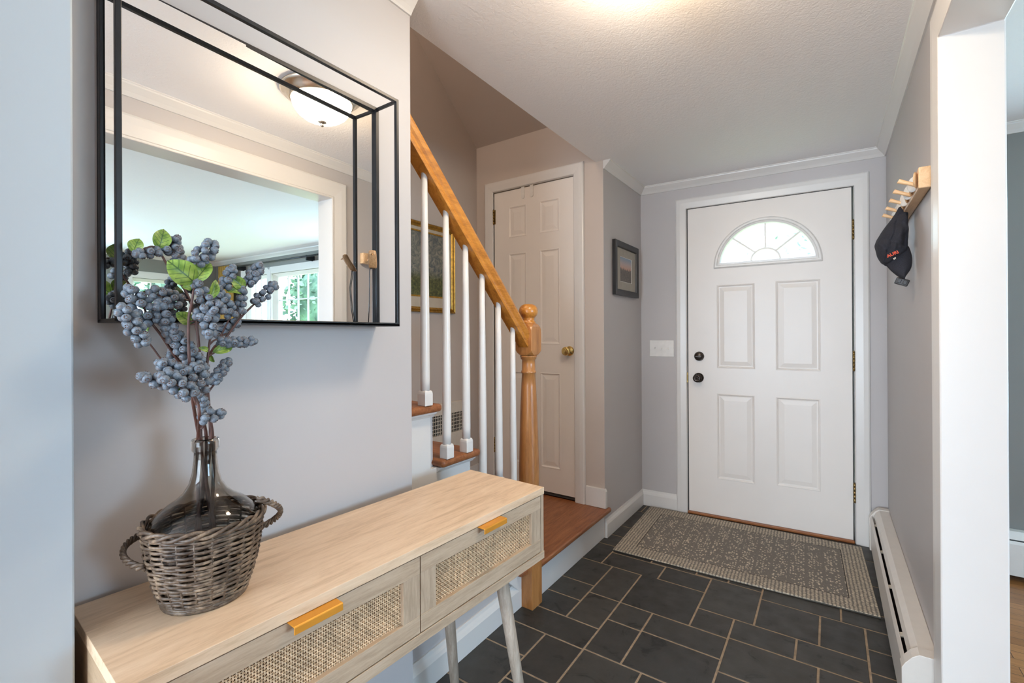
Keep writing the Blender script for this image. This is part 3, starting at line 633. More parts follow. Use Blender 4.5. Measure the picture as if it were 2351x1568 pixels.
# ------------------------------------------------------------------ small framed photo, switch plate
ph = root('framed_photo', (NX, 2.745, 1.484), 0, 'black framed sunset photo with grey mat on the entry side wall', 'picture')
b = MB(); b.sweep([(0, 0), (0, .348), (.425, .348), (.425, 0)], [(-.0, .002), (-.0, .024), (-.036, .022), (-.040, .012), (-.040, .002)], ym, closed=True); b.build('frame', M['blackframe'], ph, bevel=.001, smooth=False)
b = MB(); b.grid_wall(.03, .395, .03, .318, [(.108, .318, .092, .256)], (.008, .011), ym); b.build('mat_board', M['greymat'], ph)
b = MB(); b.grid_wall(.105, .321, .089, .259, [(.110, .316, .094, .254)], (.0075, .0100), ym); b.build('mat_bevel', M['leafpaper'], ph)
b = MB(); b.box((.006, .105, .09), (.0085, .32, .258)); b.build('print', M['sunset'], ph, off=(0, .105, .09))
sw = root('switch_plate', (DL.x-.262*c_, DL.y-.262*s_, 1.072), DA, 'white three-gang light switch plate left of the front door', 'light switch')
b = MB(); b.box((0, -.006, 0), (.168, 0, .116)); b.build('cover_plate', M['plastic'], sw, bevel=.003)
for k in range(3):
    b = MB(); x = .038+.046*k; b.box((x-.005, -.0065, .046), (x+.005, -.005, .070)); b.prism([(-.005, .055), (-.016, .050 if k else .066), (-.016, .056 if k else .072), (-.005, .066)], (x-.0035, x+.0035), lambda a, z, t: (t, a, z)); b.build('toggle', M['plastic'], sw, bevel=.0008)

# ------------------------------------------------------------------ baseboard radiators
def radiator(name, n, mapf, label, ang=None):
    r_ = root(name, mapf(0, 0, 0), 0, label, 'radiator')
    def P(prof, t, nm, mat, bev=.0015):
        b = MB(); b.prism(prof, t, lambda a, z, q: Vector(mapf(q, a, z))-Vector(mapf(0, 0, 0))); b.build(nm, mat, r_, bevel=bev)
    P([(0, .012), (.004, .012), (.004, .236), (0, .236)], (0, n), 'back_panel', M['radiator'])
    P([(.002, .238), (.044, .238), (.060, .222), (.068, .203), (.066, .202), (.058, .219), (.043, .234), (.002, .234)], (.03, n-.03), 'top_cover', M['radiator'], .0008)
    P([(.082, .030), (.084, .030), (.085, .185), (.078, .200), (.0755, .199), (.082, .184)], (.03, n-.03), 'front_panel', M['radiator'], .0008)
    for a, c in ((-.002, .045), (n-.045, n+.002)):
        P([(0, .004), (.088, .004), (.089, .188), (.081, .204), (.064, .228), (.046, .242), (0, .242)], (a, c), 'end_cap', M['radiator'])
    P([(.006, .05), (.062, .05), (.062, .18), (.006, .18)], (.06, n-.06), 'fins', M['dark'])
    b = MB(); b.tube([Vector(mapf(.05, .035, .12))-Vector(mapf(0, 0, 0)), Vector(mapf(n-.05, .035, .12))-Vector(mapf(0, 0, 0))], .012, 12); b.build('pipe', M['oldbrass'], r_)
    for q in [n*(k+.5)/4 for k in range(4)]: P([(.062, .195), (.080, .190), (.080, .186), (.062, .190)], (q, q+.025), 'bracket', M['cream'], 0)
    return r_
radiator('baseboard_radiator', 1.46, lambda a, o, z: (WX-o, 1.875+a, z), 'white baseboard radiator along the right wall of the entry')
radiator('baseboard_radiator', 1.6, lambda a, o, z: (.45+a, LY-o, z), 'white baseboard radiator under the living room wall at the far right')

# ------------------------------------------------------------------ rug
rg = root('doormat_rug', (-1.022, 2.480, 0), R(2.4), 'rectangular grey-brown flecked woven rug before the front door', 'rug')
b = MB(); b.box((0, 0, .0005), (1.2, .77, .0105)); b.build('pile', M['rug'], rg, bevel=.004, seg=3)
b = MB(); b.tube([(.004, .004, .005), (1.196, .004, .005), (1.196, .766, .005), (.004, .766, .005)], .0055, 8, closed=True); b.build('binding', plain('rug_binding', (.12, .108, .09, 1), .9), rg)

# ------------------------------------------------------------------ console table
SC = .939
tb = root('console_table', (-.762*SC, 1.283*SC, 0), -R(2.84), 'light oak console table with two cane-front drawers and splayed legs', 'console table')
TL, TD, ZT = 1.068*SC, .322*SC, .77
zb0, zb1 = .5555, .578; zt0 = ZT-.0205
b = MB(); b.box((-TD, -TL, zt0), (0, 0, ZT)); b.build('table_top', M['oaktop'], tb, bevel=.0008)
b = MB(); b.box((-TD+.002, -.0165, zb1), (-.002, -.0005, zt0)); b.build('side_panel', M['oakstile'], tb, bevel=.0006)
b = MB(); b.box((-TD+.002, -TL+.0005, zb1), (-.002, -TL+.0165, zt0)); b.build('side_panel', M['oakdark'], tb, bevel=.0006)
b = MB(); b.box((-TD, -TL, zb0), (0, 0, zb1)); b.build('bottom_panel', M['oakfront'], tb, bevel=.0006)
b = MB(); b.box((-TD+.002, -TL+.016, zb1), (-TD+.008, -.016, zt0)); b.box((-.26, -.493, zb1), (-.03, -.484, zt0)); b.build('back_panel', M['oakdark'], tb)
b = MB(); b.box((-.030, -TL+.0165, zb1), (-.024, -.0165, zt0)); b.build('inner_void', M['dark'], tb)
def drawer(y0, y1, hy):
    z0, z1 = zb1+.0022, zt0-.0022; rv, rh = .045, .0375
    d = root('drawer_front', (0, 0, 0)); d.parent = tb
    b = MB()
    b.box((-.020, y0, z1-rh), (-.0015, y1, z1)); b.box((-.020, y0, z0), (-.0015, y1, z0+rh)); 
    o = b.build('drawer_rail', M['oakfront'], d, bevel=.0006)
    for ya in (y0, y1-rv):
        b = MB(); b.box((-.020, ya, z0+rh), (-.002, ya+rv, z1-rh)); b.build('drawer_stile', M['oakstile'], d, bevel=.0006)
    b = MB(); b.box((-.020, y0+rv, z0+rh), (-.017, y1-rv, z1-rh)); b.build('cane_backing', M['caneback'], d)
    b = MB(); a0, a1, c0, c1 = y0+rv, y1-rv, z0+rh, z1-rh
    nv = int((a1-a0)/.0048); nh = int((c1-c0)/.0048); dv = (a1-a0)/nv; dh = (c1-c0)/nh
    for i in range(nv+1):
        y = a0+i*dv; w_ = .00125; jit = rnd.uniform(-.0002, .0002)
        prev = None
        for j in range(2*nh+1):
            z = c0+j*dh/2; x = -.0125+.0011*math.cos(math.pi*(j/2+i)); cur = [b.bm.verts.new((x, y-w_+jit, z)), b.bm.verts.new((x, y+w_+jit, z))]
            if prev: b.bm.faces.new((prev[0], prev[1], cur[1], cur[0]))
            prev = cur
    for j in range(nh+1):
        z = c0+j*dh; w_ = .0012; jit = rnd.uniform(-.0002, .0002)
        prev = None
        for i in range(2*nv+1):
            y = a0+i*dv/2; x = -.0125-.0011*math.cos(math.pi*(i/2+j)); cur = [b.bm.verts.new((x, y, z-w_+jit)), b.bm.verts.new((x, y, z+w_+jit))]
            if prev: b.bm.faces.new((prev[0], cur[0], cur[1], prev[1]))
            prev = cur
    o = b.build('cane_webbing', M['cane'], d); so = o.modifiers.new('solid', 'SOLIDIFY'); so.thickness = .0006
    b = MB(); b.prism([(-.004, z1+.0015), (.020, z1+.0015), (.022, z1-.0005), (.022, z1-.0125), (.0195, z1-.0125), (.0195, z1-.001), (-.004, z1-.001)], (hy-.045, hy+.045), lambda a, z, t: (a, t, z)); b.build('handle', M['gold'], d, bevel=.0007)
    return d
drawer(-.4875, -.0185, -.255); drawer(-TL+.0185, -.4905, -.737)
def leg(x, y, dx, dy):
    b = MB(); top = Vector((x, y, zb0)); bot = Vector((x+dx, y+dy, 0)); n = 24
    rs = []
    for t, r in ((0, .0195), (.5, .0165), (1, .0125)):
        c = top.lerp(bot, t); rs.append([(c.x+r*math.cos(2*math.pi*k/n), c.y+r*math.sin(2*math.pi*k/n), c.z) for k in range(n)])
    b.rings(rs); b.build('leg', M['leg'], tb)
leg(-.050, -.150, .030, .095); leg(-.250, -.175, -.022, .075); leg(-.050, -TL+.150, .030, -.050); leg(-.250, -TL+.150, -.022, -.050)

# ------------------------------------------------------------------ wicker basket
BXC, BYC, BZ = -.922, .367, ZT+.0005
bk = root('wicker_basket', (BXC, BYC, BZ), R(58), 'grey-brown wicker basket with twisted handles on the console', 'basket')
bk.scale = (.77, .77, 1.10)
NS = 22; NR = 29
def brad(t): return .080+.036*(t**.75)+.004*math.sin(t*math.pi)
HB = .118
b = MB()
for j in range(NR):
    t = (j+.5)/NR; z = .004+HB*t; N = NS*4; rr = brad(t); ph0 = rnd.uniform(0, 6)
    pts = []
    for k in range(N):
        a = 2*math.pi*k/N; rad = rr+.0032*math.cos(a*NS/2+math.pi*j)+.0008*math.sin(3*a+ph0)
        pts.append((rad*math.cos(a), rad*math.sin(a), z+.0014*math.sin(2*a+ph0)+.0006*math.sin(5*a)))
    b.tube(pts, .0024, 6, closed=True)
b.build('woven_side', M['willow'], bk)
b = MB()
for k in range(NS):
    a = 2*math.pi*(k+.5)/NS; b.tube([((brad(t)-.0)*math.cos(a), (brad(t)-.0)*math.sin(a), .002+(HB+.006)*t) for t in (0, .25, .5, .75, 1)], .0026, 6)
b.build('stake', M['willowstake'], bk)
b = MB(); b.lathe([(.0001, .001), (.083, .001), (.083, .006), (.0001, .006)], n=40, caps=False)
for k in range(3): b.tube([((.0835)*math.cos(2*math.pi*i/40), (.0835)*math.sin(2*math.pi*i/40), .003+.0035*k) for i in range(40)], .0032, 6, closed=True)
b.build('base', M['willowstake'], bk)
b = MB()
for s in range(3):
    pts = []
    for i in range(120):
        a = 2*math.pi*i/120; phs = a*7+2*math.pi*s/3; rr = .1185+.0048*math.cos(phs); pts.append((rr*math.cos(a), rr*math.sin(a), HB+.008+.0048*math.sin(phs)))
    b.tube(pts, .0031, 6, closed=True)
b.build('braided_rim', M['willow'], bk)
for sgn in (1, -1):
    b = MB()
    for s in range(3):
        pts = []
        for i in range(41):
            u = i/40; a = math.pi*u; ang = (0 if sgn > 0 else math.pi)+(u-.5)*(.95 if sgn < 0 else .5)
            out = .112+(.040 if sgn < 0 else .044)*math.sin(a)**.7; z = (HB-.014+.006*math.sin(a)-.030*u) if sgn < 0 else HB-.030+.062*(1-u); phs = u*30+2*math.pi*s/3
            pts.append(((out+.0035*math.cos(phs))*math.cos(ang), (out+.0035*math.cos(phs))*math.sin(ang), z+.0035*math.sin(phs)))
        b.tube(pts, .0030, 6)
    b.build('handle', M['willow'], bk)
# ------------------------------------------------------------------ glass bottle
VX_, VY_ = BXC, BYC
bt = root('demijohn_bottle', (VX_, VY_, BZ+.0085), 0, 'smoky clear glass demijohn bottle sitting in the wicker basket', 'bottle')
bt.scale = (.835, .835, .925)
outp = [(.0001, .006), (.03, .004), (.060, .0), (.074, .006), (.084, .025), (.095, .06), (.1035, .095), (.1045, .118), (.100, .138), (.088, .155), (.070, .170), (.052, .181), (.040, .192), (.030, .208), (.0245, .228), (.0215, .252), (.0208, .268), (.0245, .270), (.0258, .273), (.0258, .288), (.0245, .292), (.021, .293)]
inn = [(max(r-.0028, .0001), h+(.0025 if h < .02 else 0)) for r, h in outp[:17]]+[(.0178, .285), (.0185, .293)]
b = MB(); b.lathe(outp+inn[::-1], n=64, caps=False); b.build('glass_body', M['smoke'], bt, smooth=True)
# ------------------------------------------------------------------ berry branches
def berry_mesh():
    bm = bmesh.new(); bmesh.ops.create_icosphere(bm, subdivisions=3, radius=1.0)
    for v in bm.verts:
        d = v.co.z
        if d > .86: v.co.z = .86+(.86-d)*.5
    for f in bm.faces: f.smooth = True; f.material_index = 1 if f.calc_center_median().z > .83 else 0
    for k in range(5):
        a = 2*math.pi*k/5; c, s = math.cos(a), math.sin(a); c2, s2 = math.cos(a+.45), math.sin(a+.45); c0, s0 = math.cos(a-.45), math.sin(a-.45)
        q = [bm.verts.new(p) for p in ((.34*c0, .34*s0, .84), (.34*c2, .34*s2, .84), (.52*c, .52*s, 1.03))]; f = bm.faces.new(q); f.material_index = 1
    me = bpy.data.meshes.new('berry'); bm.to_mesh(me); bm.free(); me.materials.append(M['berry']); me.materials.append(M['calyx']); return me
BERRY = berry_mesh()
def leaf_mesh():
    bm = bmesh.new(); NL, NW = 12, 6; rows = []
    for i in range(NL+1):
        t = i/NL; y = .045*t; wd = .0165*(math.sin(math.pi*min(1, t*1.02))**.62)*(1-.15*t)+.0003
        row = []
        for j in range(NW+1):
            s = j/NW*2-1; x = wd*s; row.append(bm.verts.new((x, y, .006*math.sin(t*math.pi)-.005*abs(s)*(-1)*wd/.0165+.0012*math.sin(9*t+3*s))))
        rows.append(row)
    for a, c in zip(rows, rows[1:]):
        for k in range(NW): f = bm.faces.new((a[k], a[k+1], c[k+1], c[k])); f.smooth = True
    me = bpy.data.meshes.new('leaf'); bm.to_mesh(me); bm.free(); me.materials.append(M['leaf']); return me
LEAF = leaf_mesh()
def smooth_path(pts, n=6):
    out = []
    for i in range(len(pts)-1):
        p0 = pts[max(i-1, 0)]; p1 = pts[i]; p2 = pts[i+1]; p3 = pts[min(i+2, len(pts)-1)]
        for k in range(n):
            t = k/n; out.append(.5*((2*p1)+(-p0+p2)*t+(2*p0-5*p1+4*p2-p3)*t*t+(-p0+3*p1-3*p2+p3)*t**3))
    out.append(pts[-1]); return out
def branch(label, mouth, low, stem, twigs, clusters, leaves, dx):
    """stem / twigs / clusters / leaves given as photo pixels on the plane x = bottle axis + dx"""
    xp = VX_+dx
    base = Vector((VX_+low[0], VY_+low[1], BZ+.026)); mo = Vector((VX_+mouth[0], VY_+mouth[1], BZ+.290*SC))
    rt_ = root('berry_branch', base, 0, label, 'berry branch', 'artificial berry branches in the glass bottle')
    def P(q):
        f = q[2] if len(q) > 2 else 0
        return at(q[0], q[1], xp+f)
    pts = [base, base.lerp(mo, .5)+Vector((mouth[0]*.3, mouth[1]*.3, .0)), mo]+[P(q) for q in stem]
    sp = smooth_path(pts); n = len(sp)
    b = MB(); b.tube([p-base for p in sp], [.0033-.0015*i/n for i in range(n)], 8)
    for tw in twigs:
        tp = smooth_path([P(q) for q in tw]); b.tube([p-base for p in tp], [.0018-.0006*i/len(tp) for i in range(len(tp))], 7)
    b.build('stem', M['twig'], rt_)
    for (u0, v0, u1, v1, wpx, *ex) in clusters:
        ddx = ex[0] if ex else 0
        a = at(u0, v0, xp+ddx); c = at(u1, v1, xp+ddx+rnd.uniform(-.008, .008)); ax = c-a; L = ax.length; ax.normalize()
        b = MB(); b.tube([a-base, c-base], [.0012, .0008], 6); cl = b.build('berry_cluster', M['twig'], rt_)
        o1 = ax.orthogonal().normalized(); o2 = ax.cross(o1)
        R0 = wpx*.00072*.5-.0062; r = .0064
        ns = max(2, int(L/.0098)+1); th0 = rnd.uniform(0, 6)
        spots = []
        for i in range(ns):
            t = i/(ns-1); rad = max(.0048, R0*(.75+.45*math.sin(math.pi*min(1, .15+.8*t)))); m_ = 4 if rad > .0085 else 3
            for k in range(m_):
                th = th0+2*math.pi*k/m_+i*.9; dirv = o1*math.cos(th)+o2*math.sin(th)
                spots.append((a+ax*(L*t+rnd.uniform(-.001, .001))+dirv*(rad+rnd.uniform(-.0008, .0008)), (dirv+ax*.25)))
        spots.append((c+ax*.006, ax))
        for p, dirv in spots:
            o = bpy.data.objects.new('berry', BERRY); col.objects.link(o); o.parent = cl
            s = r*rnd.uniform(.9, 1.1); o.scale = (s, s, s); o.location = p-base
            dv = (dirv+Vector((rnd.uniform(-.5, .5), rnd.uniform(-.5, .5), rnd.uniform(-.5, .5)))).normalized()
            o.rotation_euler = dv.to_track_quat('Z', 'Y').to_euler()
    for (u0, v0, u1, v1, sc, roll, *ex) in leaves:
        ddx = ex[0] if ex else 0
        a = at(u0, v0, xp+ddx); c = at(u1, v1, xp+ddx); yv = (c-a); L = yv.length; yv.normalize()
        toc = (CAM-a).normalized(); xv = yv.cross(toc).normalized(); zv = xv.cross(yv)
        q = Matrix((xv, yv, zv)).transposed().to_3x3() @ Matrix.Rotation(roll, 3, 'Y')
        o = bpy.data.objects.new('leaf', LEAF); col.objects.link(o); o.parent = rt_; o.location = a-base; o.rotation_euler = q.to_euler(); s = L/.045; o.scale = (s*sc, s, s)
branch('berry branch with front upright stem ending in two leaves below the tallest cluster', (.004, -.010), (.03, .02), [(441, 910), (435, 840), (433, 740), (441, 690), (447, 650)],
       [[(447, 655), (450, 630), (455, 600)], [(433, 740), (448, 735), (456, 728)], [(437, 880), (452, 872), (456, 850)]],
       [(450, 602, 488, 564, 44, .0), (506, 706, 458, 724, 44, .01), (482, 716, 480, 764, 36, .01), (478, 700, 452, 652, 36, -.005), (458, 898, 446, 848, 50, .02)],
       [(447, 650, 384, 598, 1.15, .15), (448, 648, 484, 604, .95, -.3), (440, 665, 418, 658, 1.0, .5)], .045)
branch('berry branch arching up to the highest leaf at the upper left', (-.008, -.004), (-.02, .03), [(462, 900), (457, 800), (449, 735), (436, 690), (418, 656), (392, 622), (366, 576)],
       [[(366, 576), (350, 566), (330, 572), (308, 582)], [(456, 740), (440, 745), (425, 740)], [(434, 690), (418, 685), (410, 680)]],
       [(380, 574, 402, 552, 34), (408, 602, 410, 576, 30), (362, 578, 322, 582, 30), (412, 692, 352, 674, 46)],
       [(364, 572, 376, 526, 1.05, .15), (306, 580, 320, 548, 1.2, -.2), (440, 742, 404, 718, 1.1, .2)], -.035)
branch('berry branch leaning left with the big cluster at the mirror corner', (-.010, .006), (.01, -.03), [(446, 905), (425, 850), (400, 815), (370, 770), (348, 742)],
       [[(430, 900), (400, 850), (372, 826), (352, 800), (330, 772)], [(400, 815), (395, 790), (392, 770)]],
       [(352, 738, 300, 668, 46), (330, 786, 284, 712, 40, .02), (396, 768, 366, 706, 36, .015), (462, 846, 392, 762, 42, .02), (430, 872, 398, 812, 34, -.02)],
       [(352, 742, 340, 770, .5, 1.1)], .005)
branch('berry branch reaching furthest right', (.010, .004), (-.03, -.02), [(474, 850), (490, 800), (513, 782), (552, 730), (584, 698)],
       [[(498, 790), (520, 745), (533, 722)], [(552, 730), (553, 716)], [(533, 722), (560, 665), (568, 650)], [(500, 795), (510, 772), (520, 765)]],
       [(572, 650, 594, 612, 38), (588, 694, 626, 656, 36), (552, 714, 556, 668, 30), (516, 656, 532, 620, 34), (498, 768, 540, 742, 26, -.02), (532, 722, 496, 664, 40)],
       [(560, 665, 530, 632, .95, .2), (556, 672, 520, 668, .8, .6)], -.015)
branch('berry branch straight above the bottle with leaves at mid height', (.006, .010), (.0, .0), [(472, 905), (474, 860), (478, 810), (484, 768)],
       [[(478, 900), (490, 885), (500, 872)], [(478, 818), (495, 808), (505, 800)], [(482, 790), (495, 780), (508, 784)]],
       [(490, 876, 520, 834, 32), (508, 786, 576, 784, 30), (470, 940, 452, 892, 30, .0)],
       [(488, 808, 534, 798, .75, -.2), (480, 806, 456, 798, .8, .3), (484, 815, 492, 832, .8, .5), (476, 690, 496, 642, .6, .4)], .012)
branch('short berry branch low on the left with drooping clusters', (0, -.012), (.02, -.01), [(458, 960), (452, 920), (432, 895), (410, 880)],
       [[(452, 930), (430, 880), (425, 862)], [(462, 985), (472, 970), (480, 960)]],
       [(398, 882, 334, 866, 34), (432, 862, 372, 836, 38, -.01), (438, 904, 378, 866, 44, .02), (466, 962, 504, 950, 34, .0)],
       [(392, 878, 424, 900, .5, .5)], .065)

# ------------------------------------------------------------------ box mirror
mr = root('box_mirror', (MX, .2585, 1.258), 0, 'rectangular wall mirror in a deep open black metal box frame', 'mirror')
y0, y1, z0, z1 = 0, .618, 0, .629; xb, xf = .004, .102; tk = .010
b = MB(); b.box((.0012, y0, z0), (.0035, y1, z1)); b.build('backing', M['black'], mr)
b = MB(); b.prism([(.0215, y0+.006), (.0245, y0+.006), (.0085, y1-.010), (.0055, y1-.010)], (z0+.004, z1-.006), XYZ); b.build('mirror_glass', M['mirror'], mr)
def rectframe(x0, x1, w_):
    b = MB(); b.sweep([(y0, z0), (y0, z1), (y1, z1), (y1, z0)], [(0, x0), (0, x1), (-w_, x1), (-w_, x0)], ym, closed=True); return b
rectframe(xb+.001, xb+.014, .011).build('back_frame', M['black'], mr, bevel=.001)
rectframe(xf-.010, xf, .0088).build('front_frame', M['black'], mr, bevel=.001)
for zz in (z1-.008,):
    for yy_ in (y0, y1-.0075):
        b = MB(); b.box((xb, yy_, zz), (xf-.001, yy_+.0075, zz+.0075)); b.build('corner_bar', M['black'], mr, bevel=.0008)
b = MB(); b.box((.001, y0, z0-.001), (xf, y1, z0+.006)); b.build('bottom_shelf', M['black'], mr, bevel=.001)
b = MB(); b.box((.001, y0-.0005, z0), (xf-.06, y0+.006, z1)); b.bm.free()
# ------------------------------------------------------------------ little bird on wire legs
bd = root('bird_figurine', (MX+.060, .818, 1.2645), R(49), 'small carved wooden bird on long wire legs standing on the mirror ledge', 'figurine')
b = MB()
def ell(z, ry, rx, yo): return [(rx*math.copysign(abs(math.cos(2*math.pi*k/16))**.7, math.cos(2*math.pi*k/16)), yo+ry*math.copysign(abs(math.sin(2*math.pi*k/16))**.7, math.sin(2*math.pi*k/16)), z) for k in range(16)]
b.rings([ell(.163, .005, .007, .017), ell(.166, .009, .0115, .013), ell(.178, .011, .0125, .006), ell(.190, .0105, .0120, -.002), ell(.201, .010, .0115, -.008), ell(.209, .008, .0105, -.010), ell(.213, .004, .008, -.009)])
b.build('body', M['birdwood'], bd, smooth=False, bevel=.0008)
b = MB(); b.rings([[(x, -.016, z) for x, z in ((-.004, .199), (.004, .199), (.003, .205), (-.003, .205))], [(x, -.024, .197) for x in (-.0005, .0005, .0004, -.0004)]]); b.build('beak', M['birdwood'], bd)
b = MB()
for s in (-1, 1): b.tube([(0, .010, .164), (s*.008, .010, .162), (s*.009, .010, .155), (s*.009, .004, .11), (s*.0105, .008, .05), (s*.013, .016, .001)], .0012, 6)
b.build('wire_leg', M['black'], bd)

bd.scale = (.93, .93, .93)
# ------------------------------------------------------------------ ceiling light
LX, LYY = -.365, 1.215
cl = root('ceiling_light', (LX, LYY, H), 0, 'flush ceiling light with nickel rim and lit frosted glass bowl', 'ceiling light')
b = MB(); b.lathe([(.0001, -.001), (.160, -.001), (.166, -.006), (.166, -.012), (.158, -.020), (.146, -.026), (.142, -.034), (.134, -.040), (.130, -.046), (.122, -.048), (.120, -.044), (.0001, -.040)], n=64, caps=False); b.build('canopy', M['nickel'], cl, smooth=True)
b = MB(); b.lathe([(.122, -.044), (.121, -.055), (.114, -.075), (.100, -.095), (.080, -.111), (.055, -.122), (.028, -.128), (.0001, -.129)], n=64, caps=False); b.build('glass_bowl', M['lampglass'], cl, smooth=True)
b = MB(); b.lathe([(.0001, -.127), (.018, -.128), (.019, -.132), (.010, -.136), (.006, -.140), (.008, -.144), (.006, -.149), (.0001, -.152)], n=24, caps=False); b.build('finial', M['nickel'], cl, smooth=True)

# ------------------------------------------------------------------ peg rack and cap
pk = root('peg_rack', (WX, 1.950, 1.70), 0, 'pine wall peg rack with round pegs and scalloped white and wood discs', 'coat rack')
b = MB(); b.box((-.033, 0, -.006), (-.001, .70, .062)); b.build('board', M['pineb'], pk, bevel=.004)
for k in range(13):
    y = .018+k*.052; wht = k % 2 == 1
    b = MB(); b.lathe([(.0001, -.0035), (.021, -.003), (.0255, -.001), (.0255, .001), (.021, .003), (.0001, .0035)], n=28, axis='X', caps=False)
    o = b.build('rosette', M['translucent'] if wht else M['pine'], pk, smooth=True, bevel=0); o.location = (-.038, y, .026); o.rotation_euler = (R(rnd.uniform(-8, 8)), 0, R(28 if wht else -16))
    o['label'] = 'white disc' if wht else 'wooden disc'
for k in range(5):
    b = MB(); y = .030+.133*k; b.rings([[(-.034+(-.046)*t+(.004*math.sin(2*math.pi*j/16) if t == 1 else 0), y+.0068*math.cos(2*math.pi*j/16), .012+.022*t+.0068*math.sin(2*math.pi*j/16)) for j in range(16)] for t in (0, .5, 1)]); b.build('peg', M['pine'], pk, bevel=.0008)
cp = root('baseball_cap', (.235, 2.33, 1.70), 0, 'faded navy baseball cap with red lettering hanging from the peg rack', 'cap')
ST = [(1.722, .226, .250, .012), (1.712, .222, .251, .016), (1.700, .216, .251, .022), (1.68, .205, .252, .036), (1.655, .188, .252, .052), (1.63, .172, .252, .064), (1.60, .157, .252, .074), (1.578, .150, .252, .076), (1.555, .155, .251, .072), (1.535, .163, .245, .064), (1.518, .172, .228, .050), (1.508, .182, .212, .030), (1.503, .190, .200, .012)]
ST = [tuple(p+(q-p)*t/3 for p, q in zip(A_, B_)) for A_, B_ in zip(ST, ST[1:]) for t in range(3)]+[ST[-1]]
b = MB(); rs = []
for (z, xl, xr, dy) in ST:
    ring = []
    for k in range(72):
        a = 2*math.pi*k/72; cx = (xl+xr)/2; p = Vector((cx+(xr-xl)/2*math.cos(a)-.235, dy*math.sin(a), z-1.70+.010*math.cos(a)*(1 if z < 1.55 else 0)))
        nz = mnoise.noise(p*20)*.016+abs(mnoise.noise(Vector((p.x*26, p.y*14, p.z*40))))*.012+mnoise.noise(p*70)*.004; fold = max(0, 1-abs(p.x*.9+p.z*.55+.125)/.010)+.8*max(0, 1-abs(p.x*1.0-p.z*.25+.005)/.009)+.7*max(0, 1-abs(p.x*.5+p.z+.135)/.008); nz -= fold*.012 if dy > .03 else 0; p.x += nz*abs(math.sin(a))*.5-.002; p.y += nz*1.3*(1 if dy > .03 else .3)*(1 if math.sin(a) > 0 else -1); ring.append(p)
    rs.append(ring)
b.rings(rs); b.build('crown', M['fabric'], cp, sub=1, smooth=True)
# brim: curved plate
b = MB(); NU, NV = 10, 8; g = []
for i in range(NU+1):
    t = i/NU; row = []
    L_ = Vector((.170+.062*t+.012*math.sin(math.pi*t)*-1, 1.535-.100*t)); R__ = Vector((.250+.011*math.sin(math.pi*min(1, t*1.1)), 1.568-.128*t))
    if t > .75: R__.x -= (t-.75)*.05; L_.x -= 0
    for j in range(NV+1):
        s = j/NV; q = L_.lerp(R__, s); row.append(Vector((q.x-.235, -.045+.030*(2*s-1)**2-.01*t, q.y-1.70)))
    g.append(row)
for a, c in zip(g, g[1:]):
    for k in range(NV): b.quad(a[k], a[k+1], c[k+1], c[k])
o = b.build('brim', M['fabric'], cp, smooth=True, sub=1); so = o.modifiers.new('solid', 'SOLIDIFY'); so.thickness = .003
def text(name, s, size, mat, parent, loc, rot):
    cu = bpy.data.curves.new(name, 'FONT'); cu.body = s; cu.size = size; cu.extrude = .0006; cu.offset = .0004; cu.materials.append(mat)
    tmp = bpy.data.objects.new(name, cu); col.objects.link(tmp); bpy.context.view_layer.update()
    me = bpy.data.meshes.new_from_object(tmp.evaluated_get(bpy.context.evaluated_depsgraph_get())); bpy.data.objects.remove(tmp)
    o = bpy.data.objects.new(name, me); col.objects.link(o); o.parent = parent; o.location = loc; o.rotation_euler = rot; return o
text('lettering', 'AURI', .0165, M['redthread'], cp, (-.052, -.0800, -.182), (R(78), R(-24), 0))
text('small_lettering', 'ET', .008, M['whitethread'], cp, (-.034, -.0780, -.191), (R(78), R(-24), 0))
ck = root('plastic_buckle_clip', (.228, 2.285, 1.425), 0, 'black plastic clip fastened to the cap brim edge', 'clip')
b = MB(); b.box((-.022, -.006, -.012), (.020, .010, .014)); o = b.build('housing', M['blackplastic'], ck, bevel=.004, seg=3); o.rotation_euler = (0, R(22), 0)
b = MB(); b.box((-.016, -.008, -.006), (-.004, -.004, .009)); b.box((.002, -.009, -.007), (.014, -.005, .009)); o = b.build('latch', M['blackplastic'], ck, bevel=.0015); o.rotation_euler = (0, R(22), 0)

# ------------------------------------------------------------------ living room seen in the mirror
def window(n, mapf, a0, a1, z0_, z1_, bars, rows, label, sgn=1):
    r_ = root('window_%d' % n, mapf(a0, 0, z0_), 0, label, None, None, 'structure'); O = Vector(r_.location)
    mp = lambda a, z, t: Vector(mapf(a, t, z))-O
    b = MB(); b.sweep([(a0, z0_), (a0, z1_), (a1, z1_), (a1, z0_)], [(0, 0), (0, -.018), (.085, -.022), (.09, 0)], mp, closed=True); b.build('casing', M['trim'], r_)
    b = MB(); b.sweep([(a0, z0_), (a0, z1_), (a1, z1_), (a1, z0_)], [(-.004, .0), (-.04, .05), (-.04, .09), (-.004, .13)], mp, closed=True)
    b.build('sash', M['trim'], r_)
    b = MB()
    for k in range(1, bars): x = a0+.04+(a1-a0-.08)*k/bars; b.prism([(x-.007, .06), (x+.007, .06), (x+.007, .08), (x-.007, .08)], (z0_+.03, z1_-.03), lambda a, t, z: mp(a, z, t))
    for k in range(1, rows): z = z0_+.04+(z1_-z0_-.08)*k/rows; b.prism([(z-.007, .061), (z+.007, .061), (z+.007, .079), (z-.007, .079)], (a0+.03, a1-.03), lambda zz, t, a: mp(a, zz, t))
    b.build('glazing_bar', M['trim'], r_); b = MB(); b.prism([(a0+.03, z0_+.03), (a1-.03, z0_+.03), (a1-.03, z1_-.03), (a0+.03, z1_-.03)], (.068, .071), mp); b.build('pane', M['pane'], r_)
fm = lambda a, t, z: (a, LY+t, z); sm = lambda a, t, z: (LR+t, a, z)
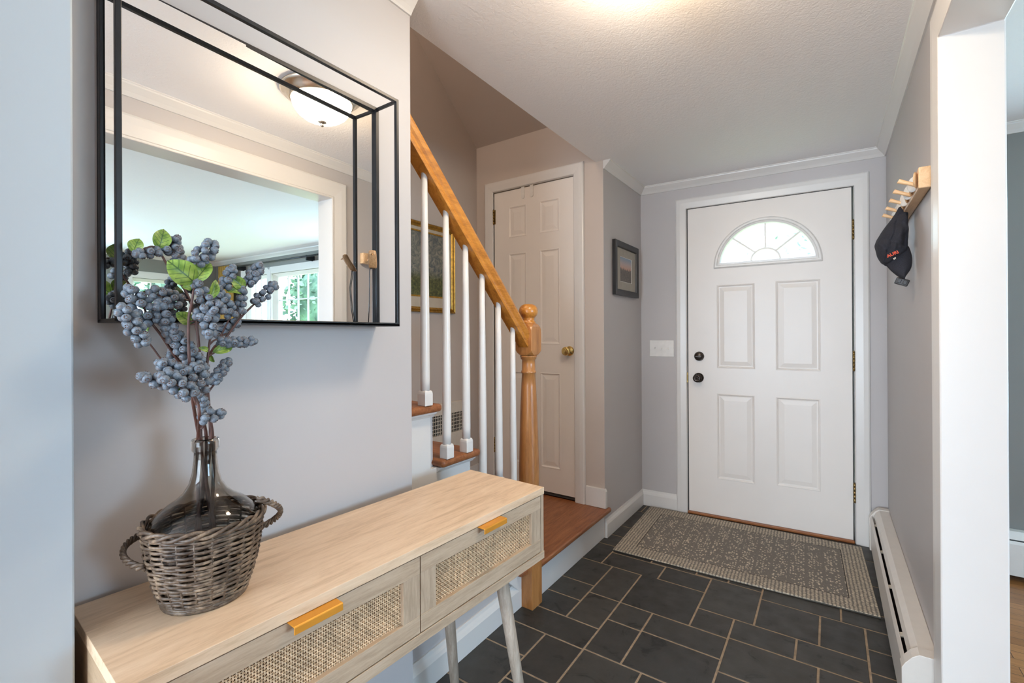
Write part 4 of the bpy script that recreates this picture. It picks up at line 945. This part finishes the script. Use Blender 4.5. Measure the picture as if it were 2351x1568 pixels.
window(1, fm, 2.32, 3.58, .75, 2.03, 6, 4, 'large white living room window with small panes seen in the mirror')
window(2, fm, 3.68, 4.20, .75, 2.03, 2, 4, 'narrow side window left of the large one seen in the mirror')
window(3, sm, 2.38, 3.02, .90, 1.98, 3, 4, 'small window with white casing at the left of the mirror image')
window(4, fm, 1.20, 2.20, .75, 2.03, 3, 3, 'living room window near the entry'); window(5, sm, -.45, 1.65, .80, 2.10, 6, 4, 'unseen side wall window added to let in light'); window(6, lambda a, t, z: (a, BK-t, z), -1.90, .45, .08, 2.14, 2, 1, 'unseen glazed door added behind the camera to let in light')  # side window and back door are added openings, unseen, for the area lights
b = MB(); b.box((3.60, LY-.015, .75), (3.66, LY+.0, 2.10)); struct(b.build('trim_12', M['trim']))
cr = root('curtain_rod', (2.0, LY-.10, 2.16), 0, 'black curtain rod above the windows in the mirror', 'curtain rod')
b = MB(); b.tube([(-.3, 0, 0), (2.62, 0, 0)], .011, 12); b.build('rod', M['black'], cr); b = MB(); b.lathe([(.0001, 0), (.018, .004), (.02, .02), (.0001, .035)], (2.62, 0, 0), 12, 'X', caps=False); b.build('finial', M['black'], cr)
for x in (.72, 2.2): b = MB(); b.box((x, -.01, -.05), (x+.015, .10, .012)); b.build('bracket', M['black'], cr)
b = MB(); pts = []
N = 60
for k in range(N+1): t = k/N; pts.append((4.36+.32*t, LY-.10+.030*math.sin(t*2*math.pi*6.5)))
for p, q in zip(pts, pts[1:]): b.quad((p[0], p[1], .04), (q[0], q[1], .04), (q[0], q[1], 2.19), (p[0], p[1], 2.19))
o = b.build('curtain', M['curtain'], smooth=True); so = o.modifiers.new('solid', 'SOLIDIFY'); so.thickness = .004; tag(o, 'mustard curtain hanging beside the windows in the mirror', 'curtain')
# outdoors
b = MB(); b.box((-30, 4.2, -.35), (60, 60, -.3)); b.box((5.4, -30, -.35), (60, 4.2, -.3)); tag(b.build('lawn', M['grass']), 'sunlit lawn outside the windows', 'lawn', None, 'stuff')
def tree(x, y, h, r, seed, label):
    rr = random.Random(seed); t_ = root('garden_tree', (x, y, -.299), 0, label, 'tree', 'garden trees outside the windows')
    b = MB(); b.tube([(0, 0, 0), (.05, 0, h*.5)], [.14, .08], 8); b.build('trunk', M['bark'], t_)
    bm = bmesh.new()
    for k in range(1500):
        th = rr.uniform(0, 2*math.pi); ph_ = math.acos(rr.uniform(-1, 1)); q = r*rr.uniform(.6, 1)
        c = Vector((q*math.cos(th)*math.sin(ph_), q*math.sin(th)*math.sin(ph_), h*.55+q*.95*math.cos(ph_)*h*.45/r)); s = rr.uniform(.05, .13)
        rot = Matrix.Rotation(rr.uniform(0, 6), 3, 'Z') @ Matrix.Rotation(rr.uniform(0, 3), 3, 'X')
        bm.faces.new([bm.verts.new(c+rot @ Vector(v)*s) for v in ((-1, -.5, 0), (0, -.9, .15), (1, -.3, 0), (.7, .7, -.1), (-.5, .8, .1))])
    bmesh.ops.create_icosphere(bm, subdivisions=3, radius=r*.72, matrix=Matrix.Translation((0, 0, h*.55)) @ Matrix.Scale(h*.45/r, 4, (0, 0, 1)))
    me = bpy.data.meshes.new('crown'); bm.to_mesh(me); bm.free(); me.materials.append(M['palefoliage' if x < 2 else 'foliage']); o = bpy.data.objects.new('crown', me); col.objects.link(o); o.parent = t_
for i, (x, y, h, r) in enumerate(((4.6, 13, 4.6, 1.9), (9.5, 15, 6, 2.2), (13, 11.4, 5, 1.8), (15.5, 7.6, 5, 1.6), (14.5, 4, 5.2, 1.5), (-1.8, 13, 5.4, 2.0), (7.3, 10.3, 2.6, 1.1), (1.0, 17, 6, 1.6))):
    tree(x, y, h, r, i, ['leafy tree seen through the large mirrored window', 'tall tree behind the large mirrored window', 'tree at the corner outside the living room', 'tree seen through the small mirrored window', 'tree beside the small mirrored window', 'tree seen through the fan light of the front door', 'low bush in front of the mirrored window', 'tree to the right of the fan light view'][i])
